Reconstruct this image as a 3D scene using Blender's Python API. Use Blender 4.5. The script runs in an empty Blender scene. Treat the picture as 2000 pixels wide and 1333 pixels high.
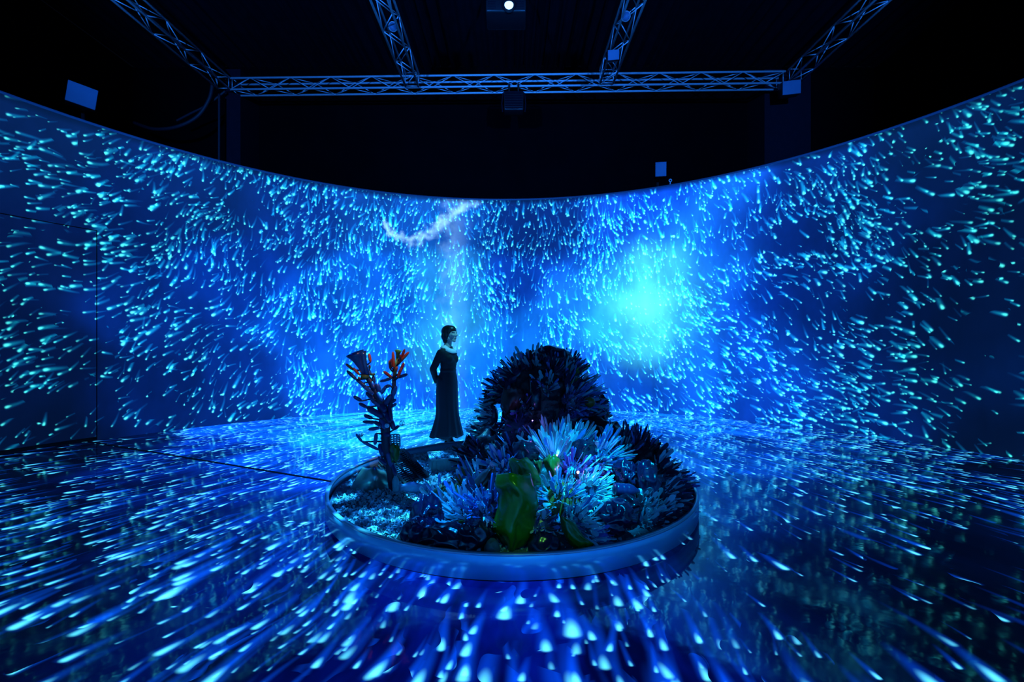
import bpy, bmesh, math, random
import numpy as np
from mathutils import Vector, Matrix, Quaternion, noise as mnoise

R_ = random.Random(11)
SC = bpy.context.scene
COL = SC.collection
pi = math.pi

# ------------------------------------------------------------------ camera
EYE = 1.36                                   # camera height, level, 16 mm on full frame
cam_d = bpy.data.cameras.new('camera'); cam_d.sensor_width = 36.0; cam_d.lens = 16.0
cam_d.shift_y = 0.00325; cam_d.clip_start = 0.05; cam_d.clip_end = 200
cam = bpy.data.objects.new('camera', cam_d); COL.objects.link(cam)
cam.location = (0, 0, EYE); cam.rotation_euler = (pi / 2, 0, 0)
SC.camera = cam

# ------------------------------------------------------------------ world, view
w = bpy.data.worlds.new('dark_hall'); SC.world = w; w.use_nodes = True
w.node_tree.nodes['Background'].inputs[0].default_value = (0.002, 0.004, 0.012, 1)
w.node_tree.nodes['Background'].inputs[1].default_value = 0.2
SC.view_settings.view_transform = 'Standard'; SC.view_settings.look = 'None'
SC.view_settings.gamma = 1.0; SC.view_settings.exposure = 0.0
SC.view_settings.use_curve_mapping = False
SC.cycles.max_bounces = 5; SC.cycles.diffuse_bounces = 2; SC.cycles.glossy_bounces = 2; SC.cycles.adaptive_threshold = 0.02
SC.cycles.transmission_bounces = 4; SC.cycles.caustics_reflective = False
SC.cycles.caustics_refractive = False; SC.cycles.sample_clamp_indirect = 4.0

def spot(name, loc, target, power, color, size, blend=0.5, radius=0.03):
    d = bpy.data.lights.new(name, 'SPOT'); d.energy = power; d.color = color
    d.spot_size = math.radians(size); d.spot_blend = blend; d.shadow_soft_size = radius
    o = bpy.data.objects.new(name, d); COL.objects.link(o); o.location = loc
    o.rotation_euler = (Vector(target) - Vector(loc)).to_track_quat('-Z', 'Y').to_euler()
    return o

# overhead lamps: the film projector, and spots without visible fixtures
LAMP_A = spot('projector_light', (-1.9, 5.2, 8.0), (-0.80, 3.88, 0.1), 5200, (1, 1, 1), 15, 0.35, 0.02)
LAMP_B = spot('unseen_spot_light', (2.3, -1.0, 7.8), (-1.06, 3.84, 1.27), 1500, (1.0, 0.58, 0.42), 3.6, 0.7, 0.04)
LAMP_C = spot('unseen_spot_light', (0.3, -1.4, 6.8), (0.03, 2.84, 0.22), 480, (0.20, 1.0, 0.15), 4.2, 0.8, 0.04)
LAMP_D = spot('unseen_spot_light', (1.9, 0.6, 7.6), (0.52, 3.45, 0.44), 18000, (0.005, 0.50, 1.0), 9.5, 1.0, 0.04)  # added to brighten the turquoise clumps and the fan
LAMP_G = spot('unseen_spot_light', (-1.6, 0.6, 7.6), (-0.30, 3.15, 0.3), 9000, (0.005, 0.28, 1.0), 6.5, 1.0, 0.04)  # added fill for the left front of the reef
LAMP_H = spot('unseen_spot_light', (2.3, 3.2, 7.9), (-0.85, 6.2, 1.42), 2600, (0.08, 0.66, 1.0), 4.2, 0.8, 0.04)  # added because the woman's face came out dark
# unseen blue fill, added behind the visitors to brighten the trusses
LAMP_E = spot('added_rig_fill', (-4.6, -1.5, 4.7), (-3.5, 11.0, 8.3), 5200, (0.02, 0.22, 1.0), 62, 0.6, 0.15)
LAMP_F = spot('added_rig_fill', (4.2, -1.5, 4.7), (3.0, 11.0, 8.3), 5200, (0.02, 0.22, 1.0), 62, 0.6, 0.15)

def film_gobo(lamp):
    # the overhead projector throws the same moving film: its beam is broken up into patches
    d = lamp.data; d.use_nodes = True; nt = d.node_tree; L = nt.links
    em = [n for n in nt.nodes if n.type == 'EMISSION'][0]
    tc = nt.nodes.new('ShaderNodeTexCoord'); ns = nt.nodes.new('ShaderNodeTexNoise')
    ns.inputs['Scale'].default_value = 42.0; ns.inputs['Detail'].default_value = 3.0; ns.inputs['Roughness'].default_value = 0.6
    L.new(tc.outputs['Normal'], ns.inputs['Vector'])
    mr = nt.nodes.new('ShaderNodeMapRange'); mr.interpolation_type = 'SMOOTHSTEP'
    mr.inputs[1].default_value = 0.46; mr.inputs[2].default_value = 0.63; mr.inputs[3].default_value = 0.04; mr.inputs[4].default_value = 3.4
    L.new(ns.outputs[0], mr.inputs[0]); L.new(mr.outputs[0], em.inputs['Strength'])
    mx = nt.nodes.new('ShaderNodeMix'); mx.data_type = 'RGBA'
    m2 = nt.nodes.new('ShaderNodeMapRange'); m2.inputs[1].default_value = 0.45; m2.inputs[2].default_value = 0.68
    L.new(ns.outputs[0], m2.inputs[0]); L.new(m2.outputs[0], mx.inputs[0])
    mx.inputs[6].default_value = (0.0, 0.035, 1.0, 1); mx.inputs[7].default_value = (0.05, 0.78, 1.0, 1)
    L.new(mx.outputs[2], em.inputs['Color']); d.color = (1, 1, 1)
film_gobo(LAMP_A)

# ------------------------------------------------------------------ helpers
class NB:
    """terse node building"""
    def __init__(s, nt): s.nt = nt; s.l = nt.links
    def new(s, t, **k):
        n = s.nt.nodes.new(t)
        for a, b in k.items(): setattr(n, a, b)
        return n
    def put(s, sock, v):
        if isinstance(v, bpy.types.NodeSocket): s.l.new(v, sock)
        elif v is not None: sock.default_value = v
    def m(s, op, a, b=None, c=None, clamp=False):
        n = s.new('ShaderNodeMath', operation=op, use_clamp=clamp)
        s.put(n.inputs[0], a); s.put(n.inputs[1], b); s.put(n.inputs[2], c)
        return n.outputs[0]
    def v(s, op, a, b=None, scale=None, c=None):
        n = s.new('ShaderNodeVectorMath', operation=op)
        s.put(n.inputs[0], a); s.put(n.inputs[1], b)
        if c is not None: s.put(n.inputs[2], c)
        if scale is not None: s.put(n.inputs['Scale'], scale)
        return n.outputs['Value' if op in ('DOT_PRODUCT', 'LENGTH', 'DISTANCE') else 'Vector']
    def xyz(s, a):
        n = s.new('ShaderNodeSeparateXYZ'); s.put(n.inputs[0], a); return n.outputs
    def comb(s, x=0.0, y=0.0, z=0.0):
        n = s.new('ShaderNodeCombineXYZ'); s.put(n.inputs[0], x); s.put(n.inputs[1], y); s.put(n.inputs[2], z)
        return n.outputs[0]
    def rng(s, val, a, b, c, d, smooth=False):
        n = s.new('ShaderNodeMapRange'); n.clamp = True
        if smooth: n.interpolation_type = 'SMOOTHSTEP'
        for i, q in enumerate((val, a, b, c, d)): s.put(n.inputs[i], q)
        return n.outputs[0]
    def noise(s, vec, scale, detail=2.0, rough=0.5, dim='3D'):
        n = s.new('ShaderNodeTexNoise', noise_dimensions=dim)
        s.put(n.inputs['Vector'], vec); n.inputs['Scale'].default_value = scale
        n.inputs['Detail'].default_value = detail; n.inputs['Roughness'].default_value = rough
        return n.outputs[0]
    def attr(s, name):
        n = s.new('ShaderNodeAttribute', attribute_name=name); return n.outputs
    def mixc(s, f, a, b):
        n = s.new('ShaderNodeMix', data_type='RGBA'); s.put(n.inputs[0], f)
        s.put(n.inputs[6], a if isinstance(a, bpy.types.NodeSocket) else (*a, 1))
        s.put(n.inputs[7], b if isinstance(b, bpy.types.NodeSocket) else (*b, 1))
        return n.outputs[2]

def comets(nb, p, d, seed, cell, ratio, length, width, dens, jitter, long=0.45):
    """One layer of drifting light particles: every Voronoi point is the bright head of a comet
    whose tail runs against the flow d. p, d: vectors in metres on the screen; returns head, tail."""
    q = nb.v('ADD', nb.v('MULTIPLY', p, (1 / cell, 1 / (cell * ratio), 0)), (seed * 7.31 + 50, seed * 3.77 + 50, 0))
    heads, tails = [], []
    perp = nb.v('MULTIPLY', nb.v('CROSS_PRODUCT', d, (0, 0, 1)), (-1, -1, 0))
    for feat in ('F1', 'F2'):
        vo = nb.new('ShaderNodeTexVoronoi', voronoi_dimensions='2D', feature=feat)
        vo.inputs['Scale'].default_value = 1.0; vo.inputs['Randomness'].default_value = 1.0
        nb.put(vo.inputs['Vector'], q)
        rnd = nb.xyz(vo.outputs['Color'])
        dl = nb.v('MULTIPLY', nb.v('SUBTRACT', q, vo.outputs['Position']), (cell, cell * ratio, 0))
        jit = nb.m('MULTIPLY', nb.m('SUBTRACT', rnd[2], 0.5), 2 * jitter)
        dj = nb.v('NORMALIZE', nb.v('ADD', d, nb.v('SCALE', perp, scale=jit)))
        t = nb.m('MULTIPLY', nb.v('DOT_PRODUCT', dl, dj), -1.0)
        r = nb.v('LENGTH', dl)
        ac = nb.m('SQRT', nb.m('MAXIMUM', nb.m('SUBTRACT', nb.m('MULTIPLY', r, r), nb.m('MULTIPLY', t, t)), 0.0))
        size = nb.rng(rnd[1], 0, 1, 0.55, 1.25)
        wid = nb.m('MULTIPLY', size, width)
        lng = nb.m('MULTIPLY', nb.rng(rnd[0], 0, 0.9, 0.5, 1.2), length)
        on = nb.m('MULTIPLY', nb.m('LESS_THAN', rnd[0], dens), nb.rng(rnd[1], 0, 1, 0.25, 1.0))
        tl = nb.m('DIVIDE', t, lng)
        fade = nb.m('POWER', nb.rng(tl, 0, 1, 1, 0), 1.15)
        front = nb.rng(nb.m('DIVIDE', t, wid), -0.8, 0.3, 0, 1)
        side = nb.rng(nb.m('DIVIDE', ac, nb.m('MULTIPLY', wid, nb.rng(tl, 0, 1, 1.25, 0.6))), 0.0, 1.0, 1, 0, True)
        tails.append(nb.m('MULTIPLY', nb.m('MULTIPLY', fade, front), nb.m('MULTIPLY', side, on)))
        th = nb.m('ADD', nb.m('MULTIPLY', nb.m('MAXIMUM', t, 0.0), long), nb.m('MINIMUM', t, 0.0))
        el = nb.m('SQRT', nb.m('ADD', nb.m('MULTIPLY', ac, ac), nb.m('MULTIPLY', th, th)))
        hd = nb.rng(nb.m('DIVIDE', el, wid), 0.0, 0.72, 1, 0, True)
        heads.append(nb.m('MULTIPLY', hd, on))
    return nb.m('MAXIMUM', *heads), nb.m('MAXIMUM', *tails)

def mat(name, color, rough=0.5, metal=0.0, spec=0.5, trans=0.0, bump=None, coat=0.0, vary=0.0, vscale=6.0, sss=0.0):
    m = bpy.data.materials.new(name); m.use_nodes = True
    nt = m.node_tree; b = nt.nodes['Principled BSDF']; nb = NB(nt)
    b.inputs['Roughness'].default_value = rough; b.inputs['Metallic'].default_value = metal
    b.inputs['Specular IOR Level'].default_value = spec
    b.inputs['Coat Weight'].default_value = coat; b.inputs['Coat Roughness'].default_value = 0.12
    b.inputs['Transmission Weight'].default_value = trans
    tc = nb.new('ShaderNodeTexCoord').outputs['Object']
    n = nb.noise(tc, vscale, 4.0, 0.6)
    lo = tuple(c * (1 - vary) for c in color); hi = tuple(min(1, c * (1 + vary)) for c in color)
    nb.put(b.inputs['Base Color'], nb.mixc(n, lo, hi))
    if bump:
        bp = nb.new('ShaderNodeBump'); bp.inputs['Strength'].default_value = bump[1]
        bp.inputs['Distance'].default_value = 0.02
        nb.put(bp.inputs['Height'], nb.noise(tc, bump[0], 3.0, 0.6)); nb.put(b.inputs['Normal'], bp.outputs[0])
    return m

def glow_mat(name, color, strength):
    m = bpy.data.materials.new(name); m.use_nodes = True; b = m.node_tree.nodes['Principled BSDF']
    b.inputs['Base Color'].default_value = (0.02, 0.02, 0.02, 1)
    b.inputs['Emission Color'].default_value = (*color, 1); b.inputs['Emission Strength'].default_value = strength
    return m

def tag(o, label=None, cat=None, group=None, kind=None):
    if label: o['label'] = label
    if cat: o['category'] = cat
    if group: o['group'] = group
    if kind: o['kind'] = kind
    return o

def empty(name, loc, label=None, cat=None, group=None):
    o = bpy.data.objects.new(name, None); COL.objects.link(o); o.location = loc
    o.empty_display_size = 0.1
    return tag(o, label, cat, group)

def link(name, mesh, parent=None, matrix=None):
    """one object; matrix is in world space, children keep their parent's location as origin"""
    o = bpy.data.objects.new(name, mesh); COL.objects.link(o)
    if parent is not None: o.parent = parent
    if matrix is not None:
        o.matrix_local = (Matrix.Translation(-Vector(origin(parent))) @ matrix) if parent is not None else matrix
    return o

def origin(o):
    p = Vector((0, 0, 0))
    while o is not None: p += Vector(o.location); o = o.parent
    return p

def mesh_from(bm, name, material, smooth=True):
    me = bpy.data.meshes.new(name); bm.to_mesh(me); bm.free()
    for mm in (material if isinstance(material, (list, tuple)) else [material]): me.materials.append(mm)
    if smooth: me.polygons.foreach_set('use_smooth', [True] * len(me.polygons))
    return me

def obj(name, bm, material, parent=None, smooth=True):
    """bm is in world coordinates; becomes a child located at its parent's origin"""
    if parent is not None:
        bmesh.ops.translate(bm, verts=bm.verts, vec=-origin(parent))
    return link(name, mesh_from(bm, name, material, smooth), parent)

def box(bm, c, s, rot=None, bev=0.0):
    r = bmesh.ops.create_cube(bm, size=1.0)
    M = Matrix.Translation(c) @ (rot.to_4x4() if rot else Matrix()) @ Matrix.Diagonal((*s, 1))
    bmesh.ops.transform(bm, matrix=M, verts=r['verts'])
    if bev:
        es = list({e for v in r['verts'] for e in v.link_edges})
        bmesh.ops.bevel(bm, geom=es, offset=bev, segments=2, affect='EDGES', profile=0.6)
    return bm

def frame(d):
    d = Vector(d).normalized()
    a = Vector((0, 0, 1)) if abs(d.z) < 0.95 else Vector((1, 0, 0))
    x = d.cross(a).normalized(); y = d.cross(x).normalized()
    return x, y, d

def tube(bm, pts, rad, n=8, cap=True, flat=1.0):
    """tube through pts with a radius per point"""
    pts = [Vector(p) for p in pts]
    if not isinstance(rad, (list, tuple)): rad = [rad] * len(pts)
    rings = []; px = None
    for i, p in enumerate(pts):
        d = (pts[min(i + 1, len(pts) - 1)] - pts[max(i - 1, 0)])
        x, y, d = frame(d)
        if px is not None:
            x = (px - d * px.dot(d)).normalized(); y = d.cross(x).normalized()
        px = x
        rings.append([bm.verts.new(p + (x * math.cos(k * 2 * pi / n) + y * math.sin(k * 2 * pi / n) * flat) * rad[i]) for k in range(n)])
    for a, b in zip(rings, rings[1:]):
        for k in range(n): bm.faces.new((a[k], a[(k + 1) % n], b[(k + 1) % n], b[k]))
    if cap:
        bm.faces.new(list(reversed(rings[0]))); bm.faces.new(rings[-1])
    return bm

def caps(bm, p0, p1, r0, r1, n=12, flat=1.0, k=4):
    """closed tapered capsule"""
    p0, p1 = Vector(p0), Vector(p1); d = (p1 - p0).normalized()
    P, Rr = [], []
    for i in range(k):
        a = pi / 2 * (1 - i / k) * 0.985; P.append(p0 - d * r0 * math.sin(a)); Rr.append(r0 * math.cos(a))
    P.append(p0); Rr.append(r0); P.append(p1); Rr.append(r1)
    for i in range(1, k + 1):
        a = pi / 2 * (i / k) * 0.985; P.append(p1 + d * r1 * math.sin(a)); Rr.append(r1 * math.cos(a))
    return tube(bm, P, Rr, n, True, flat)

def ball(bm, c, r, rot=None, seg=20, rings=12):
    o = bmesh.ops.create_uvsphere(bm, u_segments=seg, v_segments=rings, radius=1.0)
    rr = r if isinstance(r, (tuple, list)) else (r, r, r)
    M = Matrix.Translation(c) @ (rot.to_4x4() if rot else Matrix()) @ Matrix.Diagonal((*rr, 1))
    bmesh.ops.transform(bm, matrix=M, verts=o['verts'])
    return bm

def lathe(bm, prof, c=(0, 0, 0), n=48, closed=False):
    """prof: list of (r, z)"""
    c = Vector(c); rings = []
    for r, z in prof:
        rings.append([bm.verts.new(c + Vector((r * math.cos(k * 2 * pi / n), r * math.sin(k * 2 * pi / n), z))) for k in range(n)])
    seq = list(zip(rings, rings[1:])) + ([(rings[-1], rings[0])] if closed else [])
    for a, b in seq:
        for k in range(n): bm.faces.new((a[k], a[(k + 1) % n], b[(k + 1) % n], b[k]))
    return bm

def at(px, py, y):
    """world point seen at photo pixel (px, py) when it stands y metres in front of the camera"""
    return Vector(((px - 1000) / 889.0 * y, y, EYE - (py - 673) / 889.0 * y))

def fbm(p, s=1.0):
    return mnoise.noise(Vector(p) * s) + 0.5 * mnoise.noise(Vector(p) * s * 2.1) + 0.25 * mnoise.noise(Vector(p) * s * 4.3)

# ------------------------------------------------------------------ materials
M_black = mat('black_paint', (0.006, 0.007, 0.010), 0.85, vary=0.3)
M_hall = mat('dark_hall_wall', (0.0012, 0.0014, 0.0026), 0.95, spec=0.04, vary=0.4, vscale=1.5)
M_drape = mat('dark_ceiling_drape', (0.005, 0.006, 0.011), 0.95, spec=0.04, vary=0.5, vscale=3.0)
M_pillar = mat('dark_pillar', (0.006, 0.008, 0.016), 0.9, spec=0.1, vary=0.3)
M_alu = mat('truss_aluminium', (0.66, 0.72, 0.82), 0.42, metal=0.25, vary=0.15, vscale=20)
M_blackplastic = mat('black_plastic', (0.012, 0.013, 0.018), 0.35, vary=0.2)
M_whitebox = mat('white_speaker_cloth', (0.10, 0.19, 0.34), 0.7, vary=0.12)
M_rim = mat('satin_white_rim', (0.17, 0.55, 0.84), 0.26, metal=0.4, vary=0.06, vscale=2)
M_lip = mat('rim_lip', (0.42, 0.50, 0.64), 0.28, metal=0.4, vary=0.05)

# ------------------------------------------------------------------ the round projection room
CX, CY, RW, HW = -0.19, 3.2, 6.53, 4.44
def on_wall(a, h, dr=0.0):
    th = a / RW
    return Vector((CX + (RW + dr) * math.sin(th), CY + (RW + dr) * math.cos(th), h))

# picture content of the projected film, picked at image pixels and baked into wall positions: (arc metres, height, ...)
FLOW = [(-7.74,3.61,-1.00,0.10),(-7.55,2.63,-0.92,-0.38),(-7.35,2.12,-0.92,-0.38),(-7.64,1.31,-0.98,-0.21),(-6.58,3.64,-0.68,-0.73),(-6.21,1.93,-0.75,-0.66),(-6.21,0.36,-0.84,-0.54),(-7.25,0.49,-0.67,-0.74),(-5.38,3.70,-0.38,-0.92),(-5.00,4.41,-0.33,-0.94),(-5.15,1.56,-0.54,-0.84),(-4.92,0.22,-0.70,-0.72),(-3.91,3.23,-0.23,-0.97),(-3.73,0.90,-0.24,-0.97),(-2.47,2.64,-0.10,-1.00),(-2.77,3.96,-0.24,-0.97),(-0.90,3.46,0.00,-1.00),(-1.12,1.07,0.05,-1.00),(0.19,3.80,0.10,-1.00),(0.19,1.61,0.25,-0.97),(1.28,3.23,0.05,-1.00),(1.81,1.07,0.40,-0.91),(2.84,3.65,0.14,-0.99),(2.84,1.60,0.34,-0.94),(3.81,0.61,0.76,-0.65),(3.62,2.57,0.44,-0.90),(4.69,2.03,0.63,-0.77),(4.44,3.44,0.18,-0.98),(5.10,1.12,0.80,-0.59),(5.85,0.32,0.91,-0.42),(5.85,3.10,0.71,-0.70),(5.49,4.11,0.63,-0.78),(6.52,2.22,0.53,-0.85),(6.65,3.40,0.72,-0.70),(7.38,3.06,0.99,-0.11),(7.38,3.73,0.56,-0.83),(8.01,3.14,0.99,0.12),(7.28,1.59,0.69,-0.73),(7.64,0.80,0.96,0.29),(6.83,0.58,0.99,-0.15),(7.96,0.34,0.76,-0.65)]
FILM = [(4.33,3.27,0.0044,0.1274,0.8714,0.60,0.00),(4.61,3.23,0.0012,0.0232,0.3050,0.50,0.00),(4.33,2.61,0.0044,0.1413,0.8714,0.70,0.00),(4.61,2.03,0.0018,0.0612,0.6445,0.95,0.00),(4.94,1.30,0.0024,0.0802,0.6795,1.00,0.00),(5.26,0.78,0.0024,0.0802,0.6795,1.00,0.00),(5.78,0.44,0.0015,0.0382,0.4020,1.00,0.10),(6.40,0.38,0.0009,0.0176,0.1878,0.95,0.35),(5.56,1.55,0.0006,0.0160,0.1714,0.45,0.05),(5.10,2.09,0.0009,0.0194,0.2423,0.50,0.00),(6.13,2.89,0.0009,0.0176,0.1714,0.90,0.30),(6.52,3.12,0.0009,0.0160,0.1413,0.95,0.45),(5.56,2.99,0.0009,0.0176,0.2051,0.40,0.05),(3.34,4.09,0.0018,0.0612,0.7529,0.50,0.00),(3.19,3.81,0.0015,0.0382,0.5776,0.35,0.00),(2.13,2.98,0.0030,0.0908,0.6795,0.70,0.00),(3.62,1.88,0.0212,0.3515,0.9560,0.90,0.00),(3.72,1.19,0.0052,0.1714,0.8308,0.70,0.00),(2.34,1.71,0.0130,0.3050,0.9131,0.60,0.00),(-2.97,1.08,0.0030,0.1144,0.7913,0.95,0.00),(-2.63,2.53,0.0024,0.0908,0.6105,0.85,0.00),(-7.64,3.77,0.0015,0.0130,0.0908,0.55,0.60),(-7.55,2.63,0.0012,0.0091,0.0802,0.60,0.70),(-7.64,1.19,0.0009,0.0060,0.0529,0.45,0.70),(-7.35,0.16,0.0006,0.0044,0.0319,0.30,0.70),(-6.52,3.28,0.0012,0.0144,0.1413,0.70,0.50),(-6.21,1.93,0.0012,0.0212,0.2232,0.55,0.40),(-6.21,0.52,0.0009,0.0144,0.1559,0.35,0.40),(-5.38,4.05,0.0015,0.0194,0.1714,0.75,0.45),(-5.15,2.35,0.0012,0.0319,0.3515,0.60,0.20),(-4.92,0.58,0.0012,0.0262,0.2831,0.35,0.20),(-4.92,0.13,0.0009,0.0212,0.2051,0.30,0.30),(-4.08,3.78,0.0015,0.0262,0.2623,0.75,0.30),(-3.91,1.87,0.0015,0.0704,0.5776,0.65,0.05),(-3.73,0.51,0.0024,0.0802,0.6795,0.70,0.00),(-2.97,0.27,0.0037,0.1144,0.8308,0.90,0.00),(-2.58,3.99,0.0030,0.0612,0.4020,0.90,0.30),(-2.37,2.12,0.0030,0.1144,0.7157,0.75,0.00),(-1.22,4.10,0.0044,0.0908,0.5149,0.70,0.10),(-1.12,2.58,0.0130,0.2232,0.7157,0.60,0.00),(-1.12,1.61,0.0168,0.3050,0.8308,0.60,0.00),(-0.25,1.06,0.0037,0.1559,0.8714,0.45,0.00),(0.19,3.91,0.0015,0.0212,0.2232,0.75,0.00),(0.19,2.60,0.0018,0.0452,0.4564,0.80,0.00),(0.74,1.61,0.0037,0.1559,0.8308,0.60,0.00),(1.49,3.76,0.0018,0.0262,0.2623,0.75,0.00),(1.49,2.15,0.0070,0.1559,0.8308,0.80,0.00),(1.81,0.86,0.0044,0.1022,0.6795,0.55,0.00),(2.34,3.70,0.0037,0.0704,0.6795,0.80,0.00),(2.44,2.54,0.0212,0.3763,0.9560,0.80,0.00),(3.04,2.91,0.0452,0.4851,0.9560,0.90,0.00),(2.94,2.11,0.0908,0.6795,1.0000,0.60,0.00),(3.04,1.39,0.0452,0.5149,0.9560,0.50,0.00),(3.53,3.67,0.0070,0.1559,0.8714,0.75,0.00),(3.62,2.57,0.0262,0.3515,0.9131,0.90,0.00),(4.17,3.76,0.0044,0.1144,0.9560,0.50,0.00),(4.26,2.80,0.0048,0.1274,0.7913,0.70,0.00),(4.26,1.67,0.0044,0.1022,0.7529,0.75,0.00),(3.90,0.91,0.0030,0.0908,0.7157,0.80,0.00),(2.84,0.57,0.0018,0.0612,0.5149,0.60,0.00),(4.86,3.46,0.0012,0.0262,0.3515,0.50,0.00),(4.94,2.37,0.0012,0.0262,0.3515,0.50,0.00),(4.94,1.30,0.0018,0.0452,0.4851,0.85,0.00),(5.26,0.60,0.0015,0.0319,0.3763,0.75,0.10),(5.85,3.59,0.0012,0.0194,0.2051,0.65,0.30),(5.85,2.28,0.0009,0.0168,0.1714,0.60,0.15),(5.85,1.14,0.0012,0.0176,0.1878,0.60,0.25),(6.20,0.44,0.0012,0.0144,0.1559,0.70,0.50),(6.65,3.25,0.0009,0.0116,0.1022,0.70,0.45),(6.83,1.89,0.0006,0.0097,0.0908,0.50,0.40),(7.00,0.74,0.0009,0.0116,0.1022,0.75,0.75),(7.38,2.39,0.0006,0.0070,0.0612,0.40,0.70),(7.49,1.71,0.0006,0.0060,0.0452,0.20,0.70),(7.38,3.73,0.0012,0.0116,0.0802,0.60,0.75),(7.92,2.92,0.0009,0.0070,0.0482,0.55,0.80),(7.92,1.81,0.0006,0.0052,0.0382,0.25,0.80),(7.83,0.94,0.0006,0.0080,0.0612,0.60,0.90),(7.92,0.27,0.0006,0.0048,0.0319,0.30,0.90)]

# the broad cyan cloud of light right of the middle
FILM = [(a, h, r * 1.4, g * 1.35, min(b * 1.2, 1.0), d, gr) if 2.2 < a < 4.25 and 1.2 < h < 3.9 else (a, h, r, g, b, d, gr) for a, h, r, g, b, d, gr in FILM]

def blend_table(P, table, sig):
    T = np.array(table)
    d2 = ((P[:, None, 0] - T[None, :, 0]) / sig) ** 2 + ((P[:, None, 1] - T[None, :, 1]) / (sig * 0.8)) ** 2
    W = np.exp(-d2) + 1e-5 / (1 + d2) ** 2
    return (W @ T[:, 2:]) / W.sum(1, keepdims=True)

def screen_attrs(me, P, flow_t, film_t, sig_f, sig_g):
    """film content per vertex: flow direction, base colour, particle density and greenness"""
    n = len(me.vertices)
    f = blend_table(P, flow_t, sig_f); f /= np.maximum(np.linalg.norm(f, axis=1, keepdims=True), 1e-6)
    g = blend_table(P, film_t, sig_g)
    a = me.attributes.new('film_flow', 'FLOAT_VECTOR', 'POINT')
    a.data.foreach_set('vector', np.c_[f, np.zeros(n)].astype(np.float32).ravel())
    a = me.attributes.new('film_colour', 'FLOAT_VECTOR', 'POINT')
    a.data.foreach_set('vector', g[:, :3].astype(np.float32).ravel())
    a = me.attributes.new('film_density', 'FLOAT_VECTOR', 'POINT')
    a.data.foreach_set('vector', np.c_[g[:, 3:5], np.zeros(n)].astype(np.float32).ravel())
    a = me.attributes.new('film_position', 'FLOAT_VECTOR', 'POINT')
    a.data.foreach_set('vector', np.c_[P, np.zeros(n)].astype(np.float32).ravel())

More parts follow.
